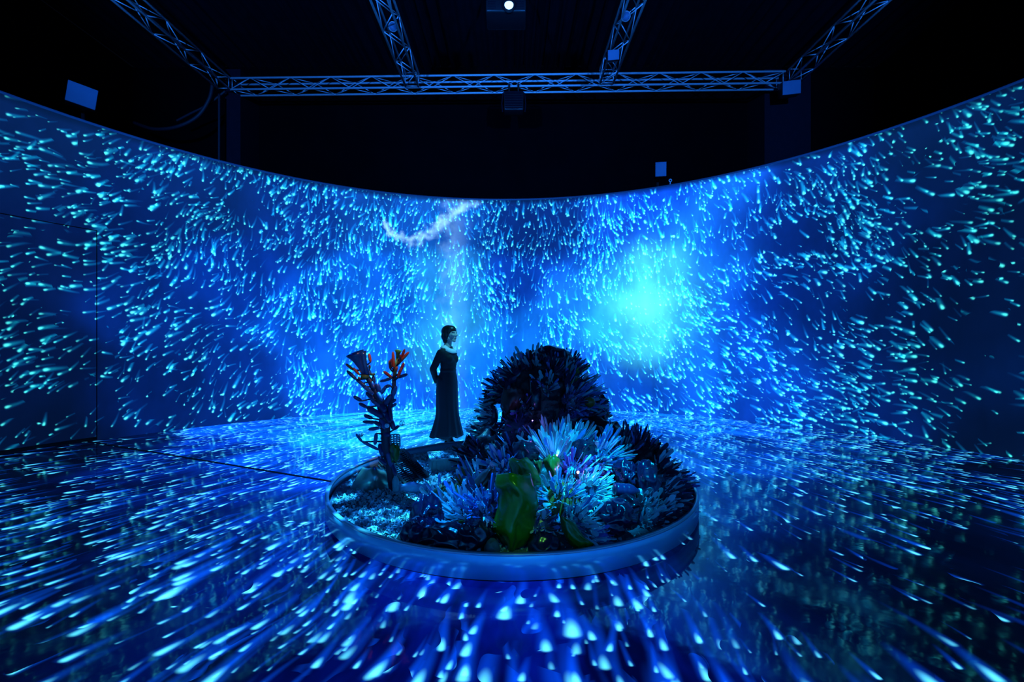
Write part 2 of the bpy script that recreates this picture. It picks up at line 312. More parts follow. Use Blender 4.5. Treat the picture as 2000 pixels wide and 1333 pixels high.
def wall_material():
    m = bpy.data.materials.new('projected_film_wall'); m.use_nodes = True
    nt = m.node_tree; nb = NB(nt); b = nt.nodes['Principled BSDF']
    m.cycles.emission_sampling = 'NONE'
    p = nb.attr('film_position')['Vector']; d0 = nb.attr('film_flow')['Vector']
    colr = nb.attr('film_colour')['Vector']; dg = nb.xyz(nb.attr('film_density')['Vector'])
    dens, green = dg[0], dg[1]
    # gentle eddies in the flow
    nz = nb.new('ShaderNodeTexNoise', noise_dimensions='2D'); nb.put(nz.inputs['Vector'], p)
    nz.inputs['Scale'].default_value = 0.9; nz.inputs['Detail'].default_value = 1.0
    ed = nb.v('MULTIPLY', nb.v('SUBTRACT', nz.outputs['Color'], (0.5, 0.5, 0.5)), (1.5, 1.1, 0))
    d = nb.v('NORMALIZE', nb.v('ADD', d0, ed))
    clump = nb.rng(nb.noise(p, 1.2, 3.0, 0.62, '2D'), 0.36, 0.66, 0.28, 1.4)
    dn = nb.m('MULTIPLY', dens, clump)
    H = T = None
    dv = nb.xyz(d); hor = nb.rng(nb.m('ABSOLUTE', dv[0]), .35, .8, 0.15, 1.1); ver = nb.rng(nb.m('ABSOLUTE', dv[0]), .5, .95, 1.1, 0.35)
    #        seed cell ratio length width dens  jitter
    for sd, cell, ratio, L, wd, dm, jt, lean in ((1, .155, 2.0, .50, .027, .95, .30, ver), (2, .125, 1.8, .36, .022, .95, .4, ver),
                                           (3, .19, 2.1, .60, .033, .85, .25, ver), (4, .25, .58, .46, .030, .95, .5, hor),
                                           (5, .12, 1.6, .30, .020, .95, .5, None), (6, .29, .56, .56, .035, .9, .4, hor),
                                           (7, .20, 1.0, .36, .026, .7, 1.2, None), (8, .145, 1.9, .42, .022, .9, .5, ver)):
        if lean is not None: dm = nb.m('MULTIPLY', lean, dm)
        h, t = comets(nb, p, d, sd, cell, ratio, L, wd, nb.m('MULTIPLY', dn, dm), jt)
        H = h if H is None else nb.m('ADD', H, h); T = t if T is None else nb.m('ADD', T, t)
    H = nb.m('MINIMUM', H, 1.4); T = nb.m('MINIMUM', T, 1.8)
    # soft cloudy base picture
    cloud = nb.rng(nb.noise(nb.v('MULTIPLY', p, (1.0, 0.55, 0)), 1.3, 4.0, 0.62, '2D'), 0.3, 0.72, 0.75, 1.4)
    base = nb.v('SCALE', colr, scale=nb.m('MULTIPLY', cloud, nb.rng(nb.xyz(colr)[2], 0.10, 0.55, 0.72, 1.18)))
    # brightness of the particles follows the picture
    lum = nb.rng(nb.xyz(colr)[2], 0.03, 0.9, 0.45, 1.0)
    patch = nb.rng(nb.noise(p, 1.9, 3.0, 0.65, '2D'), 0.35, 0.68, 0.7, 1.7)
    near = nb.mixc(green, (0.006, 0.42, 0.95), (0.004, 0.40, 0.46))
    far = nb.mixc(green, (0.003, 0.20, 0.85), (0.001, 0.10, 0.36))
    tcol = nb.mixc(nb.rng(T, 0.15, 0.8, 0, 1), far, near)
    hcol = nb.mixc(green, (0.13, 0.94, 1.0), (0.06, 0.86, 0.68))
    em = nb.v('ADD', base, nb.v('SCALE', tcol, scale=nb.m('MULTIPLY', nb.m('MULTIPLY', T, patch), nb.rng(lum, 0.45, 1.0, 0.55, 1.75))))
    em = nb.v('ADD', em, nb.v('SCALE', hcol, scale=nb.m('MULTIPLY', H, nb.rng(lum, .45, 1, 1.3, 2.6))))
    # white wisp of foam drifting across the film
    wn = nb.new('ShaderNodeTexNoise', noise_dimensions='2D'); nb.put(wn.inputs['Vector'], p)
    wn.inputs['Scale'].default_value = 4.0; wn.inputs['Detail'].default_value = 4.0
    pw = nb.v('ADD', p, nb.v('MULTIPLY', nb.v('SUBTRACT', wn.outputs['Color'], (0.5, 0.5, 0.5)), (0.42, 0.42, 0)))
    pts = [(-0.62, 4.43), (-1.12, 4.09), (-1.48, 3.76), (-1.75, 3.53), (-2.01, 3.50), (-2.27, 3.63), (-2.45, 3.83)]
    best = None
    for (ax, ay), (bx, by), wd in zip(pts, pts[1:], (.20, .18, .16, .15, .12, .09)):
        ab = Vector((bx - ax, by - ay)); l2 = ab.length_squared
        pa = nb.v('SUBTRACT', pw, (ax, ay, 0))
        k = nb.m('DIVIDE', nb.v('DOT_PRODUCT', pa, (ab.x, ab.y, 0)), l2, clamp=True)
        dist = nb.v('LENGTH', nb.v('SUBTRACT', pa, nb.v('SCALE', (ab.x, ab.y, 0), scale=k)))
        g = nb.rng(dist, 0.0, wd, 1, 0, True)
        best = g if best is None else nb.m('MAXIMUM', best, g)
    px = nb.xyz(pw)
    colm = nb.m('MULTIPLY', nb.rng(nb.m('ABSOLUTE', nb.m('SUBTRACT', px[0], -1.05)), 0, 0.40, 0.55, 0, True), nb.rng(px[1], 1.0, 3.6, 0.35, 1))
    haze = nb.m('MULTIPLY', nb.m('ADD', nb.m('MULTIPLY', best, 1.05), nb.m('MULTIPLY', colm, 0.6)), nb.rng(wn.outputs[0], .3, .7, .35, 1.0))
    em = nb.v('ADD', em, nb.v('SCALE', (0.34, 0.70, 0.95), scale=haze))
    # unlit top margin of the screen
    em = nb.v('SCALE', em, scale=nb.rng(nb.xyz(p)[1], HW - 0.10, HW - 0.02, 1.0, 0.35))
    b.inputs['Base Color'].default_value = (0.03, 0.032, 0.036, 1); b.inputs['Roughness'].default_value = 0.8
    b.inputs['Specular IOR Level'].default_value = 0.1
    nb.put(b.inputs['Emission Color'], em); b.inputs['Emission Strength'].default_value = 1.0
    return m

M_wall = wall_material()

def wall_patches(name, patches, parent=None):
    vs, fs, P = [], [], []
    for a0, a1, h0, h1 in patches:
        na = max(2, int(abs(a1 - a0) / 0.14)); nh = max(2, int((h1 - h0) / 0.16)); base = len(vs)
        for j in range(nh + 1):
            for i in range(na + 1):
                a = a0 + (a1 - a0) * i / na; h = h0 + (h1 - h0) * j / nh
                vs.append(on_wall(a, h)); P.append((a, h))
        for j in range(nh):
            for i in range(na):
                k = base + j * (na + 1) + i
                fs.append((k, k + na + 1, k + na + 2, k + 1))
    me = bpy.data.meshes.new(name); me.from_pydata([tuple(v) for v in vs], [], fs); me.materials.append(M_wall)
    me.polygons.foreach_set('use_smooth', [True] * len(fs))
    P = np.array(P); Q = P.copy(); A = np.abs(Q[:, 0])
    # round the back of the room the film goes on as it does in front
    Q[:, 0] = np.sign(Q[:, 0]) * np.where(A < 8.4, A, np.interp(A, [8.4, 11.0, pi * RW], [8.4, 6.0, 3.4]))
    screen_attrs(me, Q, FLOW, FILM, 1.0, 0.50)
    me.attributes['film_position'].data.foreach_set('vector', np.c_[P, np.zeros(len(P))].astype(np.float32).ravel())
    return link(name, me, parent)

DA1, DA0, DH = -6.873, -8.60, 2.974        # door in the curved wall: arc range and height
full = pi * RW
tag(wall_patches('wall_curved', [(-full, DA0, 0, HW), (DA1, full, 0, HW), (DA0, DA1, DH, HW)]), kind='structure')
dr = wall_patches('door_1', [(DA0 + .012, DA1 - .012, 0.055, DH - .012)]); tag(dr, kind='structure')
# dark backing behind the door joints, outer skin and top trim of the drum wall
bm = bmesh.new()
lathe(bm, [(RW + .05, 0.0), (RW + .05, HW), (RW + .12, HW), (RW + .12, 0.0)], (CX, CY, 0), 160)
tag(obj('wall_outer', bm, M_black), kind='structure')
bm = bmesh.new()
lathe(bm, [(RW - .012, HW), (RW - .012, HW + .03), (RW + .13, HW + .03), (RW + .13, HW)], (CX, CY, 0), 160, True)
tag(obj('trim_1', bm, mat('wall_top_trim', (0.06, 0.09, 0.16), 0.5)), kind='structure')

# ------------------------------------------------------------------ floor with the projected film
SX, SY = 0.7, 12.0                          # the particles stream outward from here
FFLOOR = []
def floor_film():
    # (photo pixel -> colour) written as floor positions: x, y, linear rgb, density, greenness
    pts = []
    def fp(px, py, r, g, b, dn, gr):
        y = EYE * 889 / (py - 673); x = (px - 1000) / 889 * y
        l = lambda v: (v / 255) / 12.92 if v < 10 else ((v / 255 + .055) / 1.055) ** 2.4
        pts.append((x, y, l(r), l(g), l(b), dn, gr))
    for q in ((60,910,1,8,30,.35,.3),(200,885,1,10,40,.3,.3),(330,900,1,25,110,.55,.1),(450,870,2,50,190,.7,0),(560,850,4,80,235,.8,0),(650,850,10,140,250,.9,0),(760,835,20,160,250,.9,0),(800,870,20,150,250,.9,0),(900,850,12,130,240,.8,0),(960,830,8,110,225,.7,0),(600,900,4,80,240,.85,0),(500,940,1,30,140,.7,0),(640,930,3,60,220,.9,0),(560,990,1,22,120,.75,0),
              (60,1000,0,8,45,.7,.35),(250,970,1,16,90,.7,.2),(300,1060,0,10,70,.75,.2),(120,1150,0,4,35,.5,.4),(60,1290,0,2,20,.35,.3),(420,1120,0,14,95,.8,.2),(300,1230,0,12,85,.75,.2),(500,1240,0,10,80,.7,.2),(580,1100,1,18,120,.9,.1),(650,1270,0,6,60,.6,.2),(760,1200,1,20,140,.95,.0),(850,1300,0,12,105,.9,0),(950,1200,1,24,160,1.0,0),(1010,1290,0,16,130,1.0,0),(1120,1200,1,22,150,.95,0),(1180,1290,0,18,130,.9,0),(1270,1170,1,18,110,.8,0),(1290,1270,1,18,120,.8,0),
              (1380,1120,1,22,75,.12,0),(1400,1250,0,6,32,.14,0),(1500,1180,0,5,28,.10,0),(1560,1290,0,4,25,.2,0),(1650,1100,0,6,32,.18,0),(1800,1200,0,3,18,.12,0),(1950,1300,0,2,14,.1,0),(1450,1000,2,34,105,.15,0),(1600,980,1,16,62,.2,0),(1750,1010,0,9,42,.35,0),(1900,1050,0,5,30,.35,0),
              (1400,900,3,55,150,.4,0),(1400,830,5,75,190,.8,0),(1250,820,6,95,215,.8,0),(1550,830,3,45,140,.9,0),(1550,880,2,35,110,.75,0),(1700,850,1,22,80,.9,.15),(1700,920,1,20,75,.8,.1),(1850,880,1,12,48,.9,.25),(1850,950,0,10,42,.75,.2),(1980,920,0,7,32,.7,.3),(1980,1000,0,7,32,.5,.2)):
        fp(*q)
    # outside the picture the film simply goes on
    pts.extend([(-3, -1, 0, .001, .02, .5, .2), (0, -1, 0, .004, .06, .7, .1), (3, -1, 0, .001, .01, .2, .1), (5, 0, 0, .001, .01, .3, .2), (-5, 1, 0, .002, .02, .5, .3)])
    return pts

def floor_material():
    m = bpy.data.materials.new('projected_film_floor'); m.use_nodes = True
    nt = m.node_tree; nb = NB(nt); b = nt.nodes['Principled BSDF']
    m.cycles.emission_sampling = 'NONE'
    geo = nb.attr('film_position')['Vector']
    colr = nb.attr('film_colour')['Vector']; dg = nb.xyz(nb.attr('film_density')['Vector'])
    dens, green = dg[0], dg[1]
    q = nb.xyz(nb.v('SUBTRACT', geo, (SX, SY, 0)))
    rad = nb.m('SQRT', nb.m('ADD', nb.m('MULTIPLY', q[0], q[0]), nb.m('MULTIPLY', q[1], q[1])))
    ang = nb.m('ARCTAN2', q[0], nb.m('MULTIPLY', q[1], -1.0))
    wob = nb.m('MULTIPLY', nb.m('SUBTRACT', nb.noise(geo, 0.55, 2.0, 0.5, '2D'), 0.5), 0.3)
    p = nb.comb(nb.m('ADD', nb.m('MULTIPLY', ang, 8.0), wob), rad, 0.0)
    clump = nb.rng(nb.noise(nb.v('MULTIPLY', p, (1.0, 0.6, 0)), 1.7, 3.0, 0.6, '2D'), 0.36, 0.60, 0.2, 1.6)
    dn = nb.m('MULTIPLY', dens, clump)
    H = T = None
    for sd, cell, ratio, L, wd, dm, jt in ((11, .16, 3.3, .58, .034, .95, .10), (12, .13, 3.0, .46, .027, .95, .14), (13, .20, 3.3, .72, .042, .85, .08),
                                           (14, .11, 2.8, .36, .021, .9, .16), (15, .18, 2.8, .56, .034, .9, .2), (16, .09, 2.6, .28, .017, .85, .2)):
        h, t = comets(nb, p, nb.comb(0.0, 1.0, 0.0), sd, cell, ratio, L, wd, nb.m('MULTIPLY', dn, dm), jt, 0.26)
        H = h if H is None else nb.m('ADD', H, h); T = t if T is None else nb.m('ADD', T, t)
    H = nb.m('MINIMUM', H, 1.4); T = nb.m('MINIMUM', T, 1.7)
    cloud = nb.rng(nb.noise(nb.v('MULTIPLY', p, (1.0, 0.3, 0)), 2.4, 4.0, 0.65, '2D'), 0.38, 0.68, 0.22, 1.35)
    em = nb.v('SCALE', colr, scale=nb.m('MULTIPLY', cloud, nb.rng(nb.xyz(colr)[2], 0.03, 0.5, 0.6, 1.7)))
    lum = nb.rng(nb.xyz(colr)[2], 0.01, 0.45, 0.6, 1.0)
    tcol = nb.mixc(green, (0.001, 0.075, 0.85), (0.001, 0.10, 0.5))
    hcol = nb.mixc(green, (0.12, 0.86, 1.0), (0.06, 0.80, 0.75))
    em = nb.v('ADD', em, nb.v('SCALE', tcol, scale=nb.m('MULTIPLY', nb.m('MULTIPLY', T, 1.15), lum)))
    em = nb.v('ADD', em, nb.v('SCALE', hcol, scale=nb.m('MULTIPLY', H, nb.rng(lum, .5, 1, 1.3, 2.0))))
    b.inputs['Base Color'].default_value = (0.004, 0.005, 0.008, 1)
    nb.put(b.inputs['Roughness'], nb.rng(nb.noise(geo, 2.5, 3.0, 0.6, '2D'), 0.3, 0.7, 0.03, 0.08))
    b.inputs['Specular IOR Level'].default_value = 0.75
    bp = nb.new('ShaderNodeBump'); bp.inputs['Strength'].default_value = 0.025; bp.inputs['Distance'].default_value = 0.02
    nb.put(bp.inputs['Height'], nb.noise(nb.v('MULTIPLY', geo, (1.0, 1.0, 0)), 7.0, 2.0, 0.5, '2D')); nb.put(b.inputs['Normal'], bp.outputs[0])
    nb.put(b.inputs['Emission Color'], em); b.inputs['Emission Strength'].default_value = 1.0
    return m

def build_floor():
    nr, na = 60, 220; vs = [(CX, CY, 0.0)]; fs = []
    for j in range(1, nr + 1):
        r = (RW + .1) * j / nr
        vs += [(CX + r * math.sin(2 * pi * i / na), CY + r * math.cos(2 * pi * i / na), 0.0) for i in range(na)]
    for i in range(na): fs.append((0, 1 + (i + 1) % na, 1 + i))
    for j in range(nr - 1):
        for i in range(na):
            a = 1 + j * na + i; b2 = 1 + j * na + (i + 1) % na
            fs.append((a, b2, b2 + na, a + na))
    me = bpy.data.meshes.new('floor'); me.from_pydata(vs, [], fs); me.materials.append(floor_material())
    P = np.array(vs)[:, :2]
    screen_attrs(me, P, [(0, 0, 0, 1), (1, 1, 0, 1)], floor_film(), 1.0, 0.55)
    return tag(link('floor', me), kind='structure')
build_floor()

# floor joint running from the door jamb towards the platform
bm = bmesh.new()
p0, p1 = Vector((-6.02, 6.40, 0.002)), Vector((-1.62, 4.43, 0.002))
dd = (p1 - p0); box(bm, (p0 + p1) / 2, (dd.length, 0.035, 0.004), Matrix.Rotation(math.atan2(dd.y, dd.x), 3, 'Z'))
tag(obj('trim_2', bm, M_black, smooth=False), kind='structure')

# ------------------------------------------------------------------ the dark hall around it
HX0, HX1, HY0, HY1, HZ = -11.0, 10.5, -6.0, 13.2, 9.4
def slab(name, c, s, m=M_hall):
    bm = bmesh.new(); box(bm, c, s); tag(obj(name, bm, m, smooth=False), kind='structure')
slab('wall_back', ((HX0 + HX1) / 2, HY1 + .1, HZ / 2), (HX1 - HX0, .2, HZ))
slab('wall_left', (HX0 - .1, (HY0 + HY1) / 2, HZ / 2), (.2, HY1 - HY0, HZ))
slab('wall_right', (HX1 + .1, (HY0 + HY1) / 2, HZ / 2), (.2, HY1 - HY0, HZ))
slab('wall_front', ((HX0 + HX1) / 2, HY0 - .1, HZ / 2), (HX1 - HX0, .2, HZ))
slab('floor_outer', ((HX0 + HX1) / 2, (HY0 + HY1) / 2, -0.06), (HX1 - HX0, HY1 - HY0, 0.1), M_black)
# pleated cloth ceiling
vs, fs = [], []
nx, ny = 520, 12
for j in range(ny + 1):
    for i in range(nx + 1):
        x = HX0 + (HX1 - HX0) * i / nx; y = HY0 + (HY1 - HY0) * j / ny
        z = HZ + 0.05 * math.sin(x * 21 + 2.2 * math.sin(x * 2.3)) + 0.05 * math.sin(x * 47.0 + y * .3) * (0.5 + 0.5 * math.sin(x * 1.7))
        vs.append((x, y, z))
for j in range(ny):
    for i in range(nx):
        k = j * (nx + 1) + i; fs.append((k, k + 1, k + nx + 2, k + nx + 1))
me = bpy.data.meshes.new('ceiling'); me.from_pydata(vs, [], fs); me.materials.append(M_drape)
me.polygons.foreach_set('use_smooth', [True] * len(fs))
tag(link('ceiling', me), kind='structure')
# pilasters seen below the truss corners
slab('pillar_left', (-7.55, 12.75, 4.4), (0.42, 0.9, 8.8), M_pillar)
slab('pillar_right', (7.45, 12.75, 4.4), (1.25, 0.9, 8.8), M_pillar)

# ------------------------------------------------------------------ trusses
TZ = 8.10; TS = 0.30
unit_brace = None
def truss(name, a, b, label, group='box trusses under the ceiling', pitch=0.52, side=TS, ch=0.026):
    """box truss between a and b: centre line of its two lower chords"""
    global unit_brace
    a, b = Vector(a), Vector(b); L = (b - a).length; d = (b - a).normalized()
    n = Vector((-d.y, d.x, 0)); up = Vector((0, 0, 1))
    t = empty(name, a, label, 'truss', group)
    def off(i, j): return n * (side / 2 * i) + up * (side * j)
    for i in (-1, 1):
        for j in (0, 1):
            bm = bmesh.new(); tube(bm, [a + off(i, j), b + off(i, j)], ch, 10)
            obj('chord', bm, M_alu, t)
    k = int(L / pitch)
    bm = bmesh.new(); tube(bm, [(0, 0, -0.5), (0, 0, 0.5)], 0.011, 6)
    if unit_brace is None: unit_brace = mesh_from(bm, 'brace', M_alu)
    def brace(p, q):
        x, y, z = frame(q - p); M = Matrix.Identity(4)
        for r in range(3): M[r][0], M[r][1], M[r][2] = x[r], y[r], z[r] * (q - p).length
        M.translation = (p + q) / 2
        link('brace', unit_brace, t, M)
    faces = [((-1, 0), (1, 0)), ((-1, 1), (1, 1)), ((-1, 0), (-1, 1)), ((1, 0), (1, 1))]
    for fi, (c0, c1) in enumerate(faces):
        for s in range(k):
            p = a + d * (s * L / k) + off(*c0); q = a + d * ((s + 1) * L / k) + off(*c1)
            if (s + fi) % 2: p, q = a + d * (s * L / k) + off(*c1), a + d * ((s + 1) * L / k) + off(*c0)
            brace(p, q)
    for s in (0.004, 0.996):
        for c0, c1 in faces: brace(a + d * (L * s) + off(*c0), a + d * (L * s) + off(*c1))
    return t

truss('box_truss', (-7.45, 12.18, TZ), (7.05, 11.88, TZ), 'long horizontal box truss crossing the hall behind the curved wall')
truss('box_truss', (-7.60, 12.0, TZ), (-7.78, 4.5, TZ), 'angled box truss meeting the left end of the long crosswise truss')
truss('box_truss', (7.24, 11.66, TZ), (7.29, 4.5, TZ), 'angled box truss meeting the right end of the long crosswise truss')
truss('box_truss', (-2.60, 11.84, TZ - .03), (-2.57, 4.5, TZ - .03), 'box truss left of the glowing projector, holding a small lamp', side=0.34)
truss('box_truss', (2.43, 11.70, TZ - .03), (2.43, 4.5, TZ - .03), 'box truss right of the glowing projector, holding a white box', side=0.34)

# ------------------------------------------------------------------ equipment overhead
def projector():
    c = Vector((-0.12, 9.3, 8.10))
    t = empty('ceiling_projector', c, 'dark ceiling projector with one round glowing blue-white lens', 'projector')
    bm = bmesh.new(); box(bm, c, (0.80, 0.55, 0.26), bev=0.03); obj('body', bm, M_blackplastic, t)
    lens_c = c + Vector((0.06, -0.29, -0.02))
    bm = bmesh.new(); tube(bm, [lens_c + Vector((0, .05, .02)), lens_c + Vector((0, -.05, -.03))], [.14, .125], 28)
    obj('lens_barrel', bm, M_blackplastic, t)
    bm = bmesh.new(); ball(bm, lens_c + Vector((0, -.055, -.035)), (.088, .03, .088)); 
    obj('lens', bm, glow_mat('projector_lens_glow', (0.22, 0.45, 1.0), 4.0), t)
    for s in (-1, 1):
        bm = bmesh.new()
        for q in range(5): box(bm, c + Vector((s * .28, -.278, -.07 + .032 * q)), (.15, .01, .010))
        obj('vent_grille', bm, M_pillar, t, False)
    bm = bmesh.new(); tube(bm, [c + Vector((0, 0, .12)), (c.x, c.y, 9.38)], .03, 10); obj('mount_pole', bm, M_black, t)
projector()

def hung_unit():
    c = Vector((0.045, 11.86, 7.62))
    t = empty('louvred_unit', c, 'dark louvred unit in a yoke hanging under middle of truss', 'fixture')
    bm = bmesh.new(); box(bm, c, (.50, .34, .46), bev=0.03); obj('housing', bm, M_blackplastic, t)
    for q in range(7):
        bm = bmesh.new(); box(bm, c + Vector((0, -.185, -.19 + .063 * q)), (.44, .04, .012), Matrix.Rotation(-.5, 3, 'X'))
        obj('louvre', bm, M_pillar, t, False)
    bm = bmesh.new()
    tube(bm, [c + Vector((-.29, -.03, -.22)), c + Vector((-.31, -.03, 0)), c + Vector((-.28, -.03, .27)), c + Vector((-.22, -.03, .31)), c + Vector((.22, -.03, .31)), c + Vector((.28, -.03, .27)), c + Vector((.31, -.03, 0)), c + Vector((.29, -.03, -.22))], .018, 8)
    obj('yoke', bm, M_pillar, t)
    for s in (-.12, .12):
        bm = bmesh.new(); tube(bm, [c + Vector((s, -.03, .30)), c + Vector((s, -.03, .50))], .02, 8)
        box(bm, c + Vector((s, -.03, .47)), (.05, .09, .07)); obj('clamp', bm, M_black, t)
hung_unit()

def lamp_box(px, py, y, size, label, yaw=0.0, pitch=0.0, group='small lamps inside the trusses'):
    c = at(px, py, y)
    t = empty('truss_lamp', c, label, 'lamp', group)
    rot = Matrix.Rotation(yaw, 3, 'Z') @ Matrix.Rotation(pitch, 3, 'X')
    bm = bmesh.new(); tube(bm, [c + rot @ Vector((0, .12, 0)), c + rot @ Vector((0, -.12, 0))], [size * .45, size * .5], 20)
    obj('can', bm, M_alu, t)
    bm = bmesh.new(); tube(bm, [c + rot @ Vector((0, -.121, 0)), c + rot @ Vector((0, -.13, 0))], [size * .42, size * .42], 20)
    obj('lens', bm, M_whitebox, t)
    bm = bmesh.new(); s = size * .6
    tube(bm, [c + Vector((-s, 0, 0)), c + Vector((-s, 0, size * .8)), c + Vector((s, 0, size * .8)), c + Vector((s, 0, 0))], .012, 6)
    obj('yoke', bm, M_pillar, t)
lamp_box(768, 52, 9.75, .19, 'small round lamp inside the truss left of the projector', .2, .6)
lamp_box(1222, 32, 9.4, .19, 'small round lamp inside the truss right of the projector', -.2, .6)

def speaker(px, py, y, size, yaw, pitch, label, roll=0.0, name='speaker_box', pole=False):
    c = at(px, py, y); W, D, H = size
    t = empty(name, c, label, 'speaker', 'white fronted speakers around the hall')
    rot = Matrix.Rotation(yaw, 3, 'Z') @ Matrix.Rotation(pitch, 3, 'X') @ Matrix.Rotation(roll, 3, 'Y')
    bm = bmesh.new(); box(bm, c, (W, D, H), rot, .015); obj('cabinet', bm, M_blackplastic, t)
    bm = bmesh.new(); box(bm, c + rot @ Vector((0, -D / 2 - .012, 0)), (W * .98, .02, H * .98), rot, .006)
    obj('front_cloth', bm, M_whitebox, t)
    bm = bmesh.new(); tube(bm, [c + rot @ Vector((0, D / 2 - .01, 0)), c + rot @ Vector((0, D / 2 + .25, .12))], .025, 8)
    obj('bracket', bm, M_black, t)
    if pole:
        e = c + rot @ Vector((0, D / 2 + .23, .11)); bm = bmesh.new(); tube(bm, [e, (e.x, e.y, -.01)], .03, 8); obj('added_pole', bm, M_black, t)  # pole added to hold the speaker up, none seen in the image
speaker(160, 192, 8.6, (.42, .36, .38), 0.75, 0.10, 'white fronted speaker floating over the left part of curved wall', roll=.12, pole=True)
speaker(1541, 175, 11.6, (.44, .25, .33), -0.10, 0.15, 'white fronted speaker at the right end of the long truss', roll=-.06)
speaker(1289, 334, 10.2, (.24, .2, .32), -0.15, 0.05, 'small white speaker just above the top edge of the curved wall', pole=True)
speaker(1196, 110, 10.1, (.25, .22, .20), 0.0, 0.35, 'white box speaker clamped under the right inner truss', roll=-.08)

def clamp_sensor():
    c = at(1309, 353, 9.55)
    t = empty('small_sensor', c, 'tiny round sensor on a stalk at the wall top beside a speaker', 'sensor')
    bm = bmesh.new(); lathe(bm, [(.02, .015), (.034, .015), (.034, -.015), (.02, -.015)], (0, 0, 0), 16, True)
    bmesh.ops.transform(bm, matrix=Matrix.Translation(c) @ Matrix.Rotation(pi / 2, 4, 'X'), verts=bm.verts)
    obj('ring', bm, M_alu, t)
    bm = bmesh.new(); tube(bm, [c + Vector((0, 0, -.03)), (c.x, c.y + .05, HW - .0)], .012, 6); obj('stalk', bm, M_alu, t)
clamp_sensor()

def cable(pts, r, label):
    P = [Vector(p) for p in pts]; out = []
    for i in range(len(P) - 1):
        p0 = P[max(i - 1, 0)]; p1 = P[i]; p2 = P[i + 1]; p3 = P[min(i + 2, len(P) - 1)]
        for k in range(8):
            u = k / 8
            out.append(0.5 * ((2 * p1) + (p2 - p0) * u + (2 * p0 - 5 * p1 + 4 * p2 - p3) * u * u + (3 * p1 - p0 - 3 * p2 + p3) * u ** 3))
    out.append(P[-1])
    bm = bmesh.new(); tube(bm, out, r, 8)
    tag(obj('hanging_cable', bm, mat('cable_sheath', (.012, .015, .025), .6)), label, 'cable', 'cables at the left truss corner')
cable([at(415, 166, 11.9), at(408, 195, 11.9), at(385, 228, 11.9), at(345, 248, 11.9), at(300, 252, 12.0), at(262, 240, 12.1)], .045, 'thick cable sagging in a loop left of the dark pillar')
cable([at(440, 178, 12.1), at(405, 205, 12.1), at(372, 222, 12.15), at(345, 236, 12.2)], .03, 'thinner dark cable crossing behind the thick loop of cable')
cable([at(428, 184, 11.9), at(428, 240, 11.9), Vector((-7.66, 11.9, 5.0)), Vector((-7.66, 11.9, -0.005))], .03, 'straight cable dropping in front of the left dark pillar')

# ------------------------------------------------------------------ round platform with its bed of chips
PC = Vector((0.0, 4.145, 0.0)); PR = 1.575; PH = 0.172
plat = empty('round_platform', PC, 'low round platform with satin white rim on the glossy floor', 'platform')
bm = bmesh.new(); lathe(bm, [(PR - .03, .002), (PR - .03, .030), (0.01, .030), (0.01, .002)], PC, 96, True); obj('base_plate', bm, M_black, plat)
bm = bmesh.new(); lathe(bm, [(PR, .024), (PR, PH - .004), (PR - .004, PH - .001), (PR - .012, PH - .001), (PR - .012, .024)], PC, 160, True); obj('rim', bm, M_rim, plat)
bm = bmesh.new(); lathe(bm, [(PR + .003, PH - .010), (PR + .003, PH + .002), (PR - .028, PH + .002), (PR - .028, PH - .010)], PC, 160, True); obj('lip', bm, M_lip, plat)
bm = bmesh.new(); lathe(bm, [(0.01, .06), (PR - .013, .06), (PR - .013, .03), (0.01, .03)], PC, 96, True); obj('tray', bm, M_black, plat)

def bed_h(x, y):
    """height of the chip bed"""
    h = 0.098 + 0.018 * fbm((x, y, 0), 1.6) + 0.012 * fbm((x, y, 4), 5.0)
    r = math.hypot(x - PC.x, y - PC.y)
    return min(h + 0.03 * math.exp(-((x + .75) ** 2 + (y - 4.4) ** 2) / .5), PH + .03) if r < PR - .1 else min(h, PH - .03)

